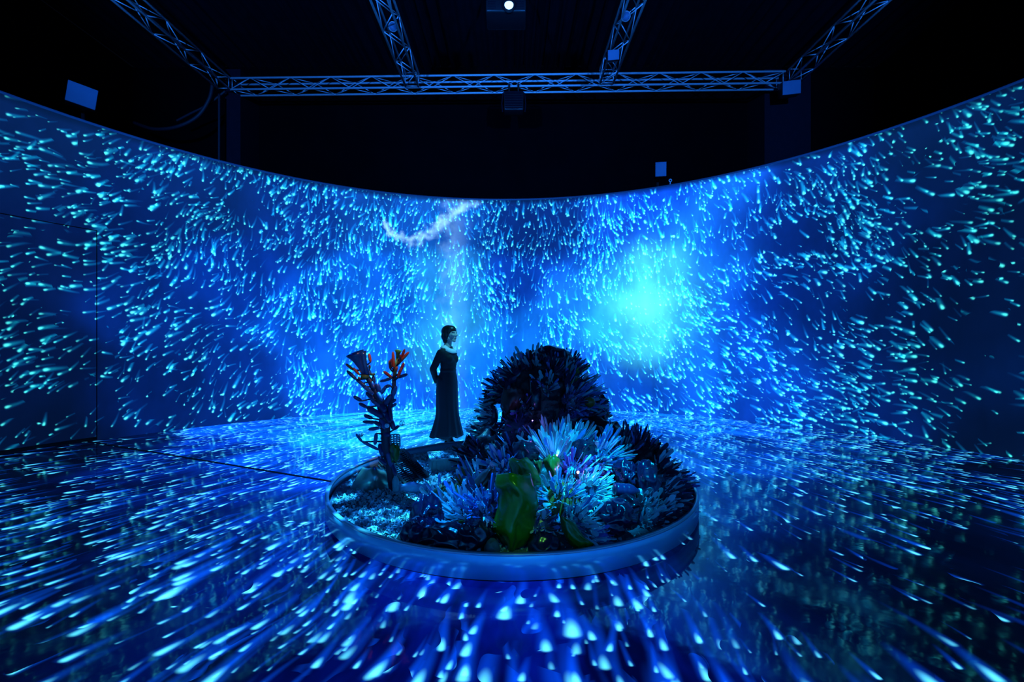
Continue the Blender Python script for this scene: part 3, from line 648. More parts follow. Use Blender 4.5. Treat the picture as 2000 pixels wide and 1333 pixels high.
M_chips = mat('pale_plastic_chips', (0.26, 0.44, 0.52), 0.45, vary=0.35, vscale=30)
M_chipbase = mat('chip_bed', (0.06, 0.09, 0.14), 0.7, vary=0.4, vscale=40, bump=(60, 0.8))
def chip_bed():
    vs, fs = [], []; n = 90
    for j in range(n + 1):
        r = (PR - .03) * j / n
        for i in range(120):
            a = i * 2 * pi / 120; x = PC.x + r * math.cos(a); y = PC.y + r * math.sin(a)
            vs.append((x, y, bed_h(x, y)))
    for j in range(n):
        for i in range(120):
            fs.append((j * 120 + i, (j + 1) * 120 + i, (j + 1) * 120 + (i + 1) % 120, j * 120 + (i + 1) % 120))
    nb_ = len(fs)
    rr = random.Random(5)
    for k in range(13000):
        if k < 11000:
            a = rr.uniform(0, 2 * pi); r = (PR - .06) * math.sqrt(rr.random())
            x = PC.x + r * math.cos(a); y = PC.y + r * math.sin(a)
            if x > 0.1 and rr.random() < .8: continue
        else: x = rr.uniform(-1.4, -.3); y = rr.uniform(2.95, 3.9)
        if math.hypot(x - PC.x, y - PC.y) > PR - .05: continue
        c = Vector((x, y, bed_h(x, y) + rr.uniform(-.004, .012)))
        L = rr.uniform(.008, .022); W = L * rr.uniform(.3, .8)
        q = Quaternion((rr.gauss(0, 1), rr.gauss(0, 1), rr.gauss(0, 1), rr.gauss(0, 1))).normalized()
        b0 = len(vs)
        for p in ((-L, -W, 0), (L, -W * .6, .003), (L * .8, W, 0), (-L * .7, W * .8, .004), (0, 0, W * .5)):
            v = c + q @ Vector(p); vs.append(tuple(v))
        fs += [(b0, b0 + 1, b0 + 4), (b0 + 1, b0 + 2, b0 + 4), (b0 + 2, b0 + 3, b0 + 4), (b0 + 3, b0, b0 + 4), (b0, b0 + 3, b0 + 2, b0 + 1)]
    me = bpy.data.meshes.new('chip_bed'); me.from_pydata(vs, [], fs)
    me.materials.append(M_chipbase); me.materials.append(M_chips)
    me.polygons.foreach_set('material_index', [0] * nb_ + [1] * (len(fs) - nb_))
    tag(link('plastic_chips', me), 'bed of pale shredded plastic chips filling the round platform', 'chips', kind='stuff')
chip_bed()

# ------------------------------------------------------------------ the standing woman
M_skin = mat('skin', (0.62, 0.45, 0.38), 0.5, vary=0.05)
M_top = mat('black_knit_top', (0.012, 0.012, 0.016), 0.75, bump=(120, .15), vary=0.2)
M_skirt = mat('dark_skirt_cloth', (0.016, 0.017, 0.026), 0.65, vary=0.35, vscale=5)
M_hair = mat('black_hair', (0.010, 0.008, 0.008), 0.38, vary=0.4, vscale=40)
M_shoe = mat('black_leather', (0.006, 0.006, 0.007), 0.35, vary=0.2)
M_collar = mat('pale_collar_cloth', (0.80, 0.80, 0.78), 0.7, vary=0.04)
M_eye = mat('eye_white', (0.75, 0.75, 0.75), 0.3)
M_iris = mat('dark_iris', (0.01, 0.007, 0.005), 0.2)
M_lips = mat('lips', (0.35, 0.12, 0.12), 0.45)

PB = Vector((-0.875, 6.2, 0.0)); YAW = math.radians(-24)
PM = Matrix.Translation(PB) @ Matrix.Rotation(YAW, 4, 'Z')       # local +X is where her body faces
woman = empty('person', PB, 'woman in black top and long dark skirt, hands behind her back, looking right', 'person')

def remesh(name, bm, m, voxel, parent, smooth=2, sub=None):
    bmesh.ops.transform(bm, matrix=PM, verts=bm.verts)
    o = obj(name, bm, m, parent)
    a = o.modifiers.new('union', 'REMESH'); a.mode = 'VOXEL'; a.voxel_size = voxel; a.use_smooth_shade = True
    b = o.modifiers.new('soft', 'SMOOTH'); b.factor = 0.5; b.iterations = smooth
    return o
def put(name, bm, m, parent, smooth=True):
    bmesh.ops.transform(bm, matrix=PM, verts=bm.verts); return obj(name, bm, m, parent, smooth)

HR = Matrix.Rotation(math.radians(-4), 3, 'Z') @ Matrix.Rotation(math.radians(-4), 3, 'Y')  # head turn, chin slightly up
HC = Vector((.035, 0, 1.492))
def hp(x, y, z): return HC + HR @ Vector((x, y, z))

def limb(bm, pts, rad, flat=1.0):
    for (p, q), (r, s) in zip(zip(pts, pts[1:]), zip(rad, rad[1:])): caps(bm, p, q, r, s, 14, flat)

R_ARM = [(-.010, -.160, 1.242), (-.100, -.205, 1.03), (-.135, -.085, .865)]      # shoulder, elbow, wrist (her right, near side)
L_ARM = [(-.010, .160, 1.242), (-.095, .205, 1.03), (-.140, .075, .865)]
def torso(bm, g=0.0):
    ball(bm, (.000, 0, 1.205), (.098 + g, .158 + g, .125 + g)); ball(bm, (.012, 0, 1.10), (.090 + g, .132 + g, .14 + g))
    for s in (-1, 1): ball(bm, (.058, s * .066, 1.160), (.050 + g, .060 + g, .060 + g))
    ball(bm, (.006, 0, 1.00), (.088 + g, .122 + g, .15 + g)); ball(bm, (-.012, 0, .86), (.112 + g, .160 + g, .14 + g))
    for s in (-1, 1): caps(bm, (0, s * (.045 if g == 0 else .092), 1.292 if g == 0 else 1.268), (-.008, s * .148, 1.240), .046 + g, .047 + g, 14)
def hand(bm, wrist, d, side):
    wrist = Vector(wrist); d = Vector(d).normalized(); x, y, d = frame(d)
    palm_end = wrist + d * .075
    caps(bm, wrist, palm_end, .026, .034, 12, .5)
    for i, (o, L) in enumerate(((-.030, .062), (-.010, .074), (.010, .070), (.029, .055))):
        b0 = palm_end + x * o; m1 = b0 + d * L * .5 + y * .006; t1 = m1 + d * L * .35 + y * .022
        caps(bm, b0 - d * .02, m1, .0095, .009, 8); caps(bm, m1, t1, .009, .0075, 8)
    th = wrist + d * .025 + x * (-.028 * side)
    caps(bm, th, th + d * .035 - x * .02 * side + y * .01, .012, .0105, 8)
    caps(bm, th + d * .035 - x * .02 * side + y * .01, th + d * .06 - x * .018 * side + y * .025, .0105, .0085, 8)

bm = bmesh.new()
torso(bm)
limb(bm, R_ARM, (.047, .038, .026)); limb(bm, L_ARM, (.047, .038, .026))
hand(bm, R_ARM[2], (-.02, .14, -.03), 1); hand(bm, L_ARM[2], (.0, -.13, -.05), -1)
caps(bm, (-.012, 0, 1.26), (.012, 0, 1.43), .058, .050, 16)                 # neck
# head: skull, face, jaw, nose, ears
ball(bm, hp(-.018, 0, .035), (.094, .076, .088)); ball(bm, hp(.030, 0, -.005), (.066, .064, .088))
caps(bm, hp(.052, 0, -.058), hp(.064, 0, -.086), .038, .024, 14)             # jaw to chin
caps(bm, hp(.005, -.042, -.050), hp(.055, -.012, -.082), .026, .022, 10); caps(bm, hp(.005, .042, -.050), hp(.055, .012, -.082), .026, .022, 10)
caps(bm, hp(.088, 0, .016), hp(.1015, 0, -.019), .009, .012, 10)              # nose
for s in (-1, 1):
    ball(bm, hp(.092, s * .011, -.022), .009); ball(bm, hp(.070, s * .038, -.012), (.028, .024, .024))
    ball(bm, hp(.078, s * .030, .030), (.022, .026, .010))                      # brow ridge
    ball(bm, hp(-.010, s * .076, -.008), (.020, .010, .032))                    # ear
ball(bm, hp(.084, 0, -.051), (.012, .020, .008)); ball(bm, hp(.082, 0, -.062), (.012, .018, .008))
# legs
for s, hipx, knee, ank, toe in ((-1, -.01, (.035, -.085, .46), (.075, -.075, .085), (.205, -.085, .03)), (1, -.01, (-.03, .085, .46), (-.105, .08, .10), (.015, .07, .03))):
    limb(bm, [(hipx, s * .085, .84), knee, ank], (.080, .054, .036))
    caps(bm, ank, Vector(ank) + Vector((.05, 0, -.045)), .034, .030, 12)
    caps(bm, Vector(ank) + Vector((-.03, 0, -.055)), toe, .030, .022, 12)
body = remesh('body', bm, M_skin, .0055, woman, 2)

# clothing
bm = bmesh.new(); torso(bm, .010)
limb(bm, R_ARM, (.056, .047, .034)); limb(bm, L_ARM, (.056, .047, .034))
for s in (-1, 1): ball(bm, (-.008, s * .154, 1.232), (.056, .058, .056))
top_o = remesh('top', bm, M_top, .008, woman, 2)
# the wide neckline: the top is cut open around the neck by a pale collar that lies over it
cn = []
bm = bmesh.new(); NN = 40
for k in range(NN):
    a = k * 2 * pi / NN; ca, sa = math.cos(a), math.sin(a)
    front = max(ca, 0)
    sd = abs(sa)
    inner = Vector((.006 + .060 * ca, .062 * sa, 1.352 - .044 * front - .002 * sd))
    mid = Vector((.010 + .092 * ca, .108 * sa, 1.342 - .062 * front - .008 * sd))
    outer = Vector((.008 + (.104 + .014 * front) * ca, .138 * sa, 1.326 - .080 * front - .022 * sd))
    cn.append([bm.verts.new(v) for v in (inner, mid, outer, outer - Vector((0, 0, .005)) - Vector((ca, sa, 0)) * .006, inner - Vector((0, 0, .008)))])
for k in range(NN):
    A, B = cn[k], cn[(k + 1) % NN]
    for i in range(5): bm.faces.new((A[i], A[(i + 1) % 5], B[(i + 1) % 5], B[i]))
put('collar', bm, M_collar, woman)

bm = bmesh.new()                                                              # skirt with soft folds and a flared hem
prof = [(1.015, .095, .127, .006), (.985, .099, .132, .004), (.93, .114, .150, .0), (.85, .128, .172, -.008), (.74, .132, .180, -.010), (.60, .134, .180, -.008), (.46, .138, .180, -.004), (.38, .148, .186, -.004), (.28, .172, .206, -.008), (.20, .194, .222, -.012), (.15, .210, .236, -.016), (.118, .216, .242, -.016)]
NS = 96; rings = []
for z, rx, ry, ox in prof:
    fold = max(0, (0.9 - z)) / .84; ring = []
    for k in range(NS):
        a = k * 2 * pi / NS
        f = 1 + (.022 + .045 * fold) * fold * math.sin(a * 11 + 1.3 * math.sin(a * 2)) + .03 * fold * math.sin(a * 5 + 1)
        zz = z + (.012 * math.sin(a * 7) if z < .13 else 0)
        ring.append(bm.verts.new((ox + rx * f * math.cos(a), ry * f * math.sin(a), zz)))
    rings.append(ring)
for z_off, sc in ((.012, .975), (.08, .80)):
    rings.append([bm.verts.new(((v.co.x + .016) * sc - .016, v.co.y * sc, .118 + z_off)) for v in rings[len(prof) - 1]])
for A, B in zip(rings, rings[1:]):
    for k in range(NS): bm.faces.new((A[k], A[(k + 1) % NS], B[(k + 1) % NS], B[k]))
bmesh.ops.recalc_face_normals(bm, faces=bm.faces)
put('skirt', bm, M_skirt, woman)
bm = bmesh.new(); rr_ = []
for z, g in ((.985, .000), (.987, .003), (1.022, .003), (1.024, -.002)):
    rr_.append([bm.verts.new((.006 + (.097 + g) * math.cos(k * 2 * pi / 48), (.129 + g) * math.sin(k * 2 * pi / 48), z)) for k in range(48)])
for A, B in zip(rr_, rr_[1:]):
    for k in range(48): bm.faces.new((A[k], A[(k + 1) % 48], B[(k + 1) % 48], B[k]))
put('waistband', bm, M_skirt, woman)

def shoe(ank, toe, lift):
    bm = bmesh.new(); ank = Vector(ank); toe = Vector(toe); hl = ank + Vector((-.045, 0, -.055))
    caps(bm, hl, toe, .036, .028, 16, .9); caps(bm, ank + Vector((0, 0, .02)), ank + Vector((.01, 0, -.03)), .044, .044, 14)
    caps(bm, ank + Vector((.0, 0, -.02)), toe + Vector((-.06, 0, .012)), .040, .030, 14)
    return bm
for ank, toe, l in (((.075, -.075, .092), (.205, -.085, .032), 0), ((-.105, .08, .135), (.015, .07, .034), 1)):
    remesh('shoe', shoe(ank, toe, l), M_shoe, .006, woman, 2)

# hair: short bob, side parted, swept over the forehead
bm = bmesh.new()
ball(bm, hp(-.022, 0, .046), (.104, .089, .088)); ball(bm, hp(-.058, 0, -.016), (.072, .084, .082))
ball(bm, hp(.006, 0, .066), (.090, .080, .062))
for s in (-1, 1):
    ball(bm, hp(-.022, s * .066, -.010), (.040, .026, .066)); ball(bm, hp(-.045, s * .050, -.065), (.036, .032, .056))
    caps(bm, hp(.030, s * .058, .070), hp(.030, s * .074, .005), .020, .008, 10)
ball(bm, hp(-.070, 0, -.070), (.044, .056, .056))
hair = remesh('hair', bm, M_hair, .006, woman, 5)
for s in (-1, 1):
    bm = bmesh.new(); ball(bm, hp(.0835, s * .031, .012), (.008, .014, .0065), HR); e = put('eye', bm, M_eye, woman)
    bm = bmesh.new(); ball(bm, hp(.0895, s * .031, .012), (.004, .006, .0062), HR)
    bmesh.ops.transform(bm, matrix=PM, verts=bm.verts); obj('iris', bm, M_iris, e)
    bm = bmesh.new(); tube(bm, [hp(.092, s * .016, .022), hp(.093, s * .031, .024), hp(.082, s * .048, .019)], [.0022, .003, .002], 6); put('eyelid', bm, M_iris, woman)
    bm = bmesh.new(); tube(bm, [hp(.094, s * .014, .041), hp(.092, s * .032, .044), hp(.080, s * .050, .037)], [.002, .003, .0015], 6); put('eyebrow', bm, M_hair, woman)
bm = bmesh.new(); ball(bm, hp(.0925, 0, -.051), (.005, .020, .0045), HR); ball(bm, hp(.090, 0, -.0605), (.006, .017, .0055), HR); put('lips', bm, M_lips, woman)

# ------------------------------------------------------------------ the reef built of salvaged plastic
M_p = {
 'pale': mat('pale_plastic', (0.55, 0.66, 0.78), 0.30, vary=.25, coat=.3), 'white': mat('white_plastic', (0.78, 0.84, 0.88), 0.28, vary=.12, coat=.3),
 'teal': mat('teal_plastic', (0.14, 0.40, 0.44), 0.32, vary=.4), 'blue': mat('blue_plastic', (0.10, 0.20, 0.55), 0.30, vary=.4, coat=.3),
 'navy': mat('navy_plastic', (0.020, 0.030, 0.075), 0.32, vary=.4), 'black': mat('black_bag_plastic', (0.008, 0.009, 0.015), 0.28, vary=.4),
 'purple': mat('purple_plastic', (0.22, 0.10, 0.45), 0.35, vary=.4), 'green': mat('green_plastic', (0.05, 0.20, 0.03), 0.3, vary=.4),
 'amber': mat('amber_plastic', (0.36, 0.09, 0.008), 0.4, vary=.4),
}
M_bag = mat('dark_blue_bag', (0.004, 0.008, 0.040), 0.24, vary=.4, vscale=4, coat=.5)
M_bag2 = mat('black_blue_sheet', (0.004, 0.006, 0.020), 0.25, vary=.4, vscale=4, coat=.4)
M_green = mat('green_sheet_plastic', (0.022, 0.13, 0.006), 0.28, vary=.45, vscale=7, coat=.4, trans=.0)
M_olive = mat('olive_sheet_plastic', (0.11, 0.10, 0.012), 0.35, vary=.45, vscale=7, coat=.3)
M_maroon = mat('maroon_sheet_plastic', (0.06, 0.012, 0.012), 0.4, vary=.4)
M_brown = mat('brown_sheet_plastic', (0.16, 0.075, 0.02), 0.35, vary=.5, vscale=9)
M_core = mat('reef_core', (0.006, 0.007, 0.014), 0.5, vary=.5, bump=(14, .8))
M_stone = mat('grey_stone', (.03, .07, .09), .6, vary=.4)
M_grey = mat('grey_metal_sheet', (0.40, 0.50, 0.44), 0.30, metal=.8, vary=.3, vscale=3)
M_bluepanel = mat('pale_blue_panel', (0.32, 0.52, 0.80), 0.35, vary=.2)

def spike_mesh(kind, material):
    bm = bmesh.new()
    secs = {0: [(0, .5, .30), (.45, .62, .30), (.85, .70, .22), (1, .30, .10)], 1: [(0, .42, .34), (.6, .46, .34), (.92, .40, .30), (1, .16, .12)],
            2: [(0, .34, .22), (.5, .60, .20), (.80, .75, .18), (.95, .55, .15), (1, .2, .08)]}[kind]
    rings = [[bm.verts.new((x * wx, y * wy, z)) for x, y in ((-.5, -.35), (.5, -.35), (.62, 0), (.5, .35), (-.5, .35), (-.62, 0))] for z, wx, wy in secs]
    for A, B in zip(rings, rings[1:]):
        for k in range(6): bm.faces.new((A[k], A[(k + 1) % 6], B[(k + 1) % 6], B[k]))
    bm.faces.new(list(reversed(rings[0]))); bm.faces.new(rings[-1])
    return mesh_from(bm, 'spike', material, False)
SPK = {k: [spike_mesh(i, m) for i in range(3)] for k, m in M_p.items()}

reef = empty('plastic_reef', PC + Vector((0.3, 0.1, .1)), 'big coral reef sculpture of spiny plastic clumps and dark bags on the platform', 'sculpture')
PALS = list(M_p)
def spike_data(me): return [v.co.copy() for v in me.vertices], [tuple(p.vertices) for p in me.polygons]
SPD = [spike_data(m) for m in SPK['pale']]

def clump(label, px, py, Y, axis, Rb, n, L, W, pal, spread=.9, seed=0, core=None, single=0):
    """one spiny coral-like clump: a lump with many strips pointing out of it; the first `single` strips are
    objects of their own, the small rest is joined with the lump"""
    rr = random.Random(seed * 17 + int(px)); c = at(px, py, Y); ax = Vector(axis).normalized(); x, y, ax = frame(ax)
    vs, fs, mi = [], [], []
    bm = bmesh.new(); ball(bm, c - ax * Rb * .35, (Rb * .95, Rb * .95, Rb * .5), Matrix((x, y, ax)).transposed(), 16, 10)
    bm.verts.index_update()
    for v in bm.verts: vs.append(v.co + (v.co - c).normalized() * .02 * fbm(v.co, 9))
    cm = PALS.index(core or 'navy')
    for f in bm.faces: fs.append(tuple(v.index for v in f.verts)); mi.append(cm)
    bm.free(); singles = []
    for k in range(n):
        u = math.sqrt(rr.random()); a = rr.uniform(0, 2 * pi)
        o = (x * math.cos(a) + y * math.sin(a)) * u
        p = c + o * Rb * .9 - ax * Rb * .12 * u * u
        d = (ax + o * spread + Vector((rr.gauss(0, 1), rr.gauss(0, 1), rr.gauss(0, 1))) * .13).normalized()
        ln = L * rr.uniform(.6, 1.25); wd = W * rr.uniform(.7, 1.3)
        sx, sy, sz = frame(d); tw = rr.uniform(0, pi)
        ex = sx * math.cos(tw) + sy * math.sin(tw); ey = d.cross(ex)
        M = Matrix.Identity(4)
        for r in range(3): M[r][0], M[r][1], M[r][2] = ex[r] * wd, ey[r] * wd, d[r] * ln
        M.translation = p
        key = rr.choice(pal); kind = rr.randrange(3)
        if k < single: singles.append((key, kind, M)); continue
        b0 = len(vs); V, F = SPD[kind]
        vs += [M @ v for v in V]; fs += [tuple(i + b0 for i in f) for f in F]; mi += [PALS.index(key)] * len(F)
    for k in range(n * 2):                                     # short bristles between the strips
        u = math.sqrt(rr.random()); a = rr.uniform(0, 2 * pi); o = (x * math.cos(a) + y * math.sin(a)) * u
        p = c + o * Rb - ax * Rb * .15 * u * u; d = (ax + o * spread + Vector((rr.gauss(0, 1), rr.gauss(0, 1), rr.gauss(0, 1))) * .3).normalized()
        e = frame(d)[0] * W * .22; f = frame(d)[1] * W * .12; q = p + d * L * rr.uniform(.25, .5); b0 = len(vs)
        vs += [p + e, p + f, p - e, p - f, q]
        fs += [(b0 + i, b0 + (i + 1) % 4, b0 + 4) for i in range(4)]; mi += [PALS.index(pal[0])] * 4
    o0 = origin(reef)
    me = bpy.data.meshes.new('spiny_clump'); me.from_pydata([tuple(v - o0) for v in vs], [], fs)
    for k in PALS: me.materials.append(M_p[k])
    me.polygons.foreach_set('material_index', mi); me.update()
    t = link('spiny_clump', me, reef); t['label'] = label
    for key, kind, M in singles: link('strip', SPK[key][kind], t, M)
    return t

B = 'reef part'
def blob(name, label, cat, px, py, Y, r, m, seed=0, amp=.25, freq=5.0, group=None, cut=-9):
    """crumpled bag or rock: a sphere folded by ridged noise"""
    c = at(px, py, Y); bm = bmesh.new(); bmesh.ops.create_icosphere(bm, subdivisions=5, radius=1.0)
    for v in bm.verts:
        n = v.co.copy(); s = Vector((seed * 3.1, seed * 1.7, seed))
        k = 1 + amp * 1.1 * mnoise.noise(n * freq * .22 + s) + amp * .9 * (.6 - abs(mnoise.noise(n * freq * .36 + s)) * 2.2) + amp * .05 * mnoise.noise(n * freq * 1.2 + s)
        v.co = Vector((n.x * r[0], n.y * r[1], n.z * r[2])) * k + c
        v.co.z = max(v.co.z, .085)
    if group == B:                                             # part of the reef
        o = obj(name, bm, m, reef); o['label'] = label; return o
    me = mesh_from(bm, name, m)
    return tag(link(name, me), label, cat, group)

def sheet(name, label, cat, rows, Y, m, bulge=.08, fold=.012, seed=0, thick=.004, ncol=26, lean=0.0, group=None, sub=3):
    """a bent plastic sheet: rows of (py, left px, right px) at depth Y, bulging towards the viewer side"""
    R2 = []
    for i in range((len(rows) - 1) * sub + 1):
        k = min(i // sub, len(rows) - 2); u = i / sub - k
        a, b = rows[k], rows[k + 1]; R2.append(tuple(a[q] * (1 - u) + b[q] * u for q in range(3)))
    bm = bmesh.new(); grid = []
    for j, (py, l, r) in enumerate(R2):
        row = []; v = j / (len(R2) - 1)
        for i in range(ncol + 1):
            u = i / ncol; yy = Y - bulge * math.sin(pi * u) * (.6 + .4 * math.sin(pi * v)) + lean * (1 - v)
            s = fold * (.45 * math.sin(u * 9 + seed + 3 * fbm((u * 1.5, v * 2, seed), 1)) + 1.6 * fbm((u * 2.2, v * 2.6, seed + 5), 1.0))
            p = at(l + (r - l) * u, py + (2.5 * math.sin(u * 9 + seed) if j in (0, len(R2) - 1) else 0), yy)
            row.append(bm.verts.new(p + Vector((0, s, 0))))
        grid.append(row)
    for A, B in zip(grid, grid[1:]):
        for i in range(ncol): bm.faces.new((A[i], A[i + 1], B[i + 1], B[i]))
    me = mesh_from(bm, name, m); o = tag(link(name, me), label, cat, group)
    s = o.modifiers.new('thickness', 'SOLIDIFY'); s.thickness = thick; s.offset = 0
    return o

# dark inner mound
def reef_core():
    bm = bmesh.new()
    for px, py, Y, r in ((1062, 830, 4.65, (.44, .38, .66)), (1062, 760, 4.72, (.32, .28, .36)), (1150, 880, 4.35, (.46, .42, .32)), (960, 900, 4.48, (.20, .30, .36)),
                         (1080, 955, 3.80, (.38, .40, .26)), (1252, 925, 4.02, (.25, .28, .30)), (1160, 995, 3.50, (.28, .24, .13)), (930, 1005, 3.38, (.15, .18, .12)),
                         (1010, 1005, 3.30, (.20, .18, .14)), (1250, 1000, 3.50, (.18, .20, .09))):
        ball(bm, at(px, py, Y), r, None, 24, 16)
    for v in bm.verts: v.co.z = max(v.co.z, .13)
    o = obj('mound', bm, M_core, reef)
    a = o.modifiers.new('union', 'REMESH'); a.mode = 'VOXEL'; a.voxel_size = .025; a.use_smooth_shade = True
    tx = bpy.data.textures.new('reef_lumps', 'CLOUDS'); tx.noise_scale = .12; tx.noise_depth = 3
    d = o.modifiers.new('lumps', 'DISPLACE'); d.texture = tx; d.strength = .12; d.mid_level = .6; d.texture_coords = 'LOCAL'
    o['label'] = 'dark rocky core'
reef_core()

dark = ['navy', 'navy', 'navy', 'black', 'teal', 'blue']; mid = ['blue', 'teal', 'pale', 'navy', 'blue']; lite = ['pale', 'pale', 'white', 'blue', 'pale']
C = [
 # label, px, py, Y, axis, radius, n, length, width, palette, spread
 ('teal fringe low on the left edge of the reef, pointing to the woman', 938, 850, 4.7, (-1, -.35, .25), .15, 60, .15, .030, ['teal', 'pale', 'navy', 'teal', 'pale'], .5),
 ('pale striped fringe on the left shoulder of the reef below the purple ball', 950, 812, 4.7, (-1, -.4, .15), .13, 55, .13, .030, ['pale', 'teal', 'white', 'navy'], .4),
 ('dark spiky clump at the upper left edge of the reef arch', 972, 758, 4.7, (-.9, -.5, .5), .16, 60, .13, .030, dark, .8),
 ('dark fringe along the left top of the reef arch', 1002, 722, 4.7, (-.65, -.3, .9), .15, 60, .13, .028, dark, .8),
 ('upright blue-grey clump beside the black dome on the reef top', 1040, 708, 4.65, (-.1, -.45, 1), .14, 60, .15, .034, dark + ['teal'], .7),
 ('dark feathery clump covering the front of the black dome', 1082, 716, 4.55, (.1, -.7, .9), .15, 60, .13, .030, dark, .8),
 ('dark bristly clump at the top right of the reef arch', 1112, 716, 4.65, (.45, -.4, .95), .14, 60, .14, .028, dark, .8),
 ('dark blue clump with green strips right of the reef top', 1126, 748, 4.5, (.7, -.7, .6), .16, 60, .14, .030, dark + ['green'], .8),
 ('blue clump on the right shoulder of the reef with pale tips', 1150, 772, 4.5, (.85, -.6, .45), .15, 60, .15, .030, mid, .8),
 ('pale blue clump facing out on the right side of the reef arch', 1128, 785, 4.3, (.6, -.9, .3), .15, 65, .14, .032, mid, .8),
 ('dark clump at the right foot of the reef arch', 1166, 820, 4.5, (.9, -.5, .2), .15, 55, .13, .028, dark + ['purple'], .8),
 ('teal tuft hanging inside the dark hollow of the reef', 1066, 756, 4.38, (-.1, -.8, .6), .09, 40, .12, .034, ['teal', 'navy', 'teal', 'blue'], .8),
 ('dim tuft at the left inside the hollow beside the maroon sheet', 1018, 795, 4.35, (-.2, -.9, .4), .09, 40, .11, .028, ['navy', 'teal', 'purple'], .8),
 ('purple speckled clump under the hollow of the reef', 1010, 835, 4.25, (-.2, -.9, .4), .16, 55, .10, .024, ['navy', 'purple', 'black', 'purple'], .8),
 ('dark tuft under the hollow right of the purple speckled clump', 1120, 815, 4.25, (.3, -.9, .4), .13, 50, .11, .026, ['navy', 'purple', 'blue', 'black'], .8),
 ('tall pale blue fan of long strips in the middle of the reef', 1080, 888, 3.95, (-.10, -.25, 1), .13, 90, .27, .034, lite + ['pale'], .95),
 ('pale fan of upright flat strips right of the tall fan', 1118, 872, 4.0, (.25, -.2, 1), .10, 50, .22, .032, ['white', 'pale', 'blue', 'pale'], .5),
 ('dark upright clump left of the tall pale fan', 1000, 880, 4.1, (-.35, -.5, .8), .14, 50, .13, .030, ['navy', 'blue', 'navy', 'pale'], .8),
 ('blue clump with hanging strips left of the olive sheet', 975, 915, 3.75, (-.3, -.9, .5), .12, 55, .15, .034, ['blue', 'pale', 'blue', 'pale'], .7),
 ('dark layered clump at the left foot of the reef behind the crate', 925, 895, 4.3, (-.7, -.6, .5), .16, 50, .14, .032, ['navy', 'black', 'navy', 'blue'], .7),
 ('slanting pale planks of plastic beside the crate', 926, 950, 3.95, (-.38, -.3, .85), .08, 34, .22, .040, ['pale', 'teal', 'blue', 'white', 'navy'], .35),
 ('multicoloured strips leaning left in front of the crate', 907, 955, 3.75, (-.4, -.3, .85), .07, 26, .13, .034, ['blue', 'amber', 'teal', 'pale', 'blue'], .4),
 ('large pale blue clump at the lower left of the reef', 903, 1000, 3.15, (-.25, -.7, .7), .15, 75, .14, .034, ['pale', 'blue', 'pale', 'pale', 'teal'], .7),
 ('small pale clump at the left front beside the chip bed', 850, 985, 3.35, (-.6, -.4, .7), .09, 35, .13, .034, ['pale', 'teal', 'white', 'blue'], .6),
 ('blue clump close to the left edge of the green sheet', 945, 985, 3.05, (-.2, -.7, .7), .12, 55, .15, .032, ['blue', 'pale', 'blue', 'navy'], .6),
 ('dark strips running down left of the green sheet', 945, 1035, 2.9, (-.1, -.8, .35), .10, 45, .12, .024, ['navy', 'navy', 'blue', 'green'], .5),
 ('violet lit clump with a bright lamp in it right of the olive sheet', 1132, 925, 3.6, (.35, -.75, .6), .15, 75, .13, .028, ['purple', 'pale', 'purple', 'blue'], .8),
 ('blue clump with an amber centre right of the green sheet', 1095, 980, 3.1, (.0, -.9, .4), .15, 85, .12, .030, ['pale', 'blue', 'pale', 'blue'], .9),
 ('bright turquoise clump at the right centre of the reef', 1160, 965, 3.3, (.45, -.8, .45), .15, 85, .11, .026, ['white', 'teal', 'pale', 'white'], .8),
 ('pale clump below the turquoise clump near the rim', 1135, 1020, 2.92, (.4, -.75, .4), .12, 60, .12, .030, ['white', 'pale', 'pale', 'blue'], .7),
 ('violet tipped clump lying low at the front rim', 1165, 1050, 2.90, (.8, -.3, .3), .07, 40, .10, .028, ['pale', 'purple', 'blue', 'pale'], .5),
 ('blue clump climbing right of the dark sheet under the fan', 1185, 890, 3.75, (.45, -.7, .6), .14, 65, .15, .032, ['blue', 'pale', 'blue', 'teal'], .8),
 ('dark crest of thin strips on the right hump of the reef', 1215, 868, 3.95, (.1, -.35, 1), .14, 55, .14, .028, ['navy', 'navy', 'blue', 'teal'], .7),
 ('two tone spikes at the peak of the right hump', 1250, 868, 4.0, (.2, -.2, 1), .10, 40, .16, .026, ['navy', 'blue', 'navy'], .5),
 ('black clump at the shoulder of the right hump', 1285, 893, 3.95, (.6, -.3, .8), .13, 45, .12, .030, ['black', 'navy', 'navy'], .8),
 ('dim grey-blue clump on the right slope of the hump', 1300, 925, 3.7, (.6, -.75, .5), .13, 50, .13, .034, ['pale', 'navy', 'pale', 'navy'], .7),
 ('violet tipped spray sticking out over the right rim', 1325, 948, 3.75, (1, -.2, .3), .07, 34, .15, .030, ['purple', 'navy', 'blue', 'black'], .35),
 ('dim pale field of low strips at the right front of the bed', 1283, 1005, 3.22, (.35, -.6, .5), .16, 75, .12, .036, ['pale', 'navy', 'pale', 'teal'], .5),
 ('dim clump under the right slope beside the low pale field', 1318, 970, 3.4, (.7, -.5, .4), .12, 45, .12, .034, ['pale', 'navy', 'navy'], .6),
 ('small blue clump squeezed right of the green sheet at the bottom', 1062, 1030, 2.85, (.2, -.9, .3), .09, 34, .10, .030, ['pale', 'blue', 'navy'], .7),
]
SINGLE = {15: 90, 16: 40, 22: 60, 27: 50, 28: 60}             # the strips that show largest
for i, q in enumerate(C):
    lab, px, py, Y, axis, Rb, n, L, W, pal, sp = q
    clump(lab, px, py, Y, axis, Rb, n, L, W, pal, sp, i, 'amber' if 'amber centre' in lab else None, SINGLE.get(i, 0))

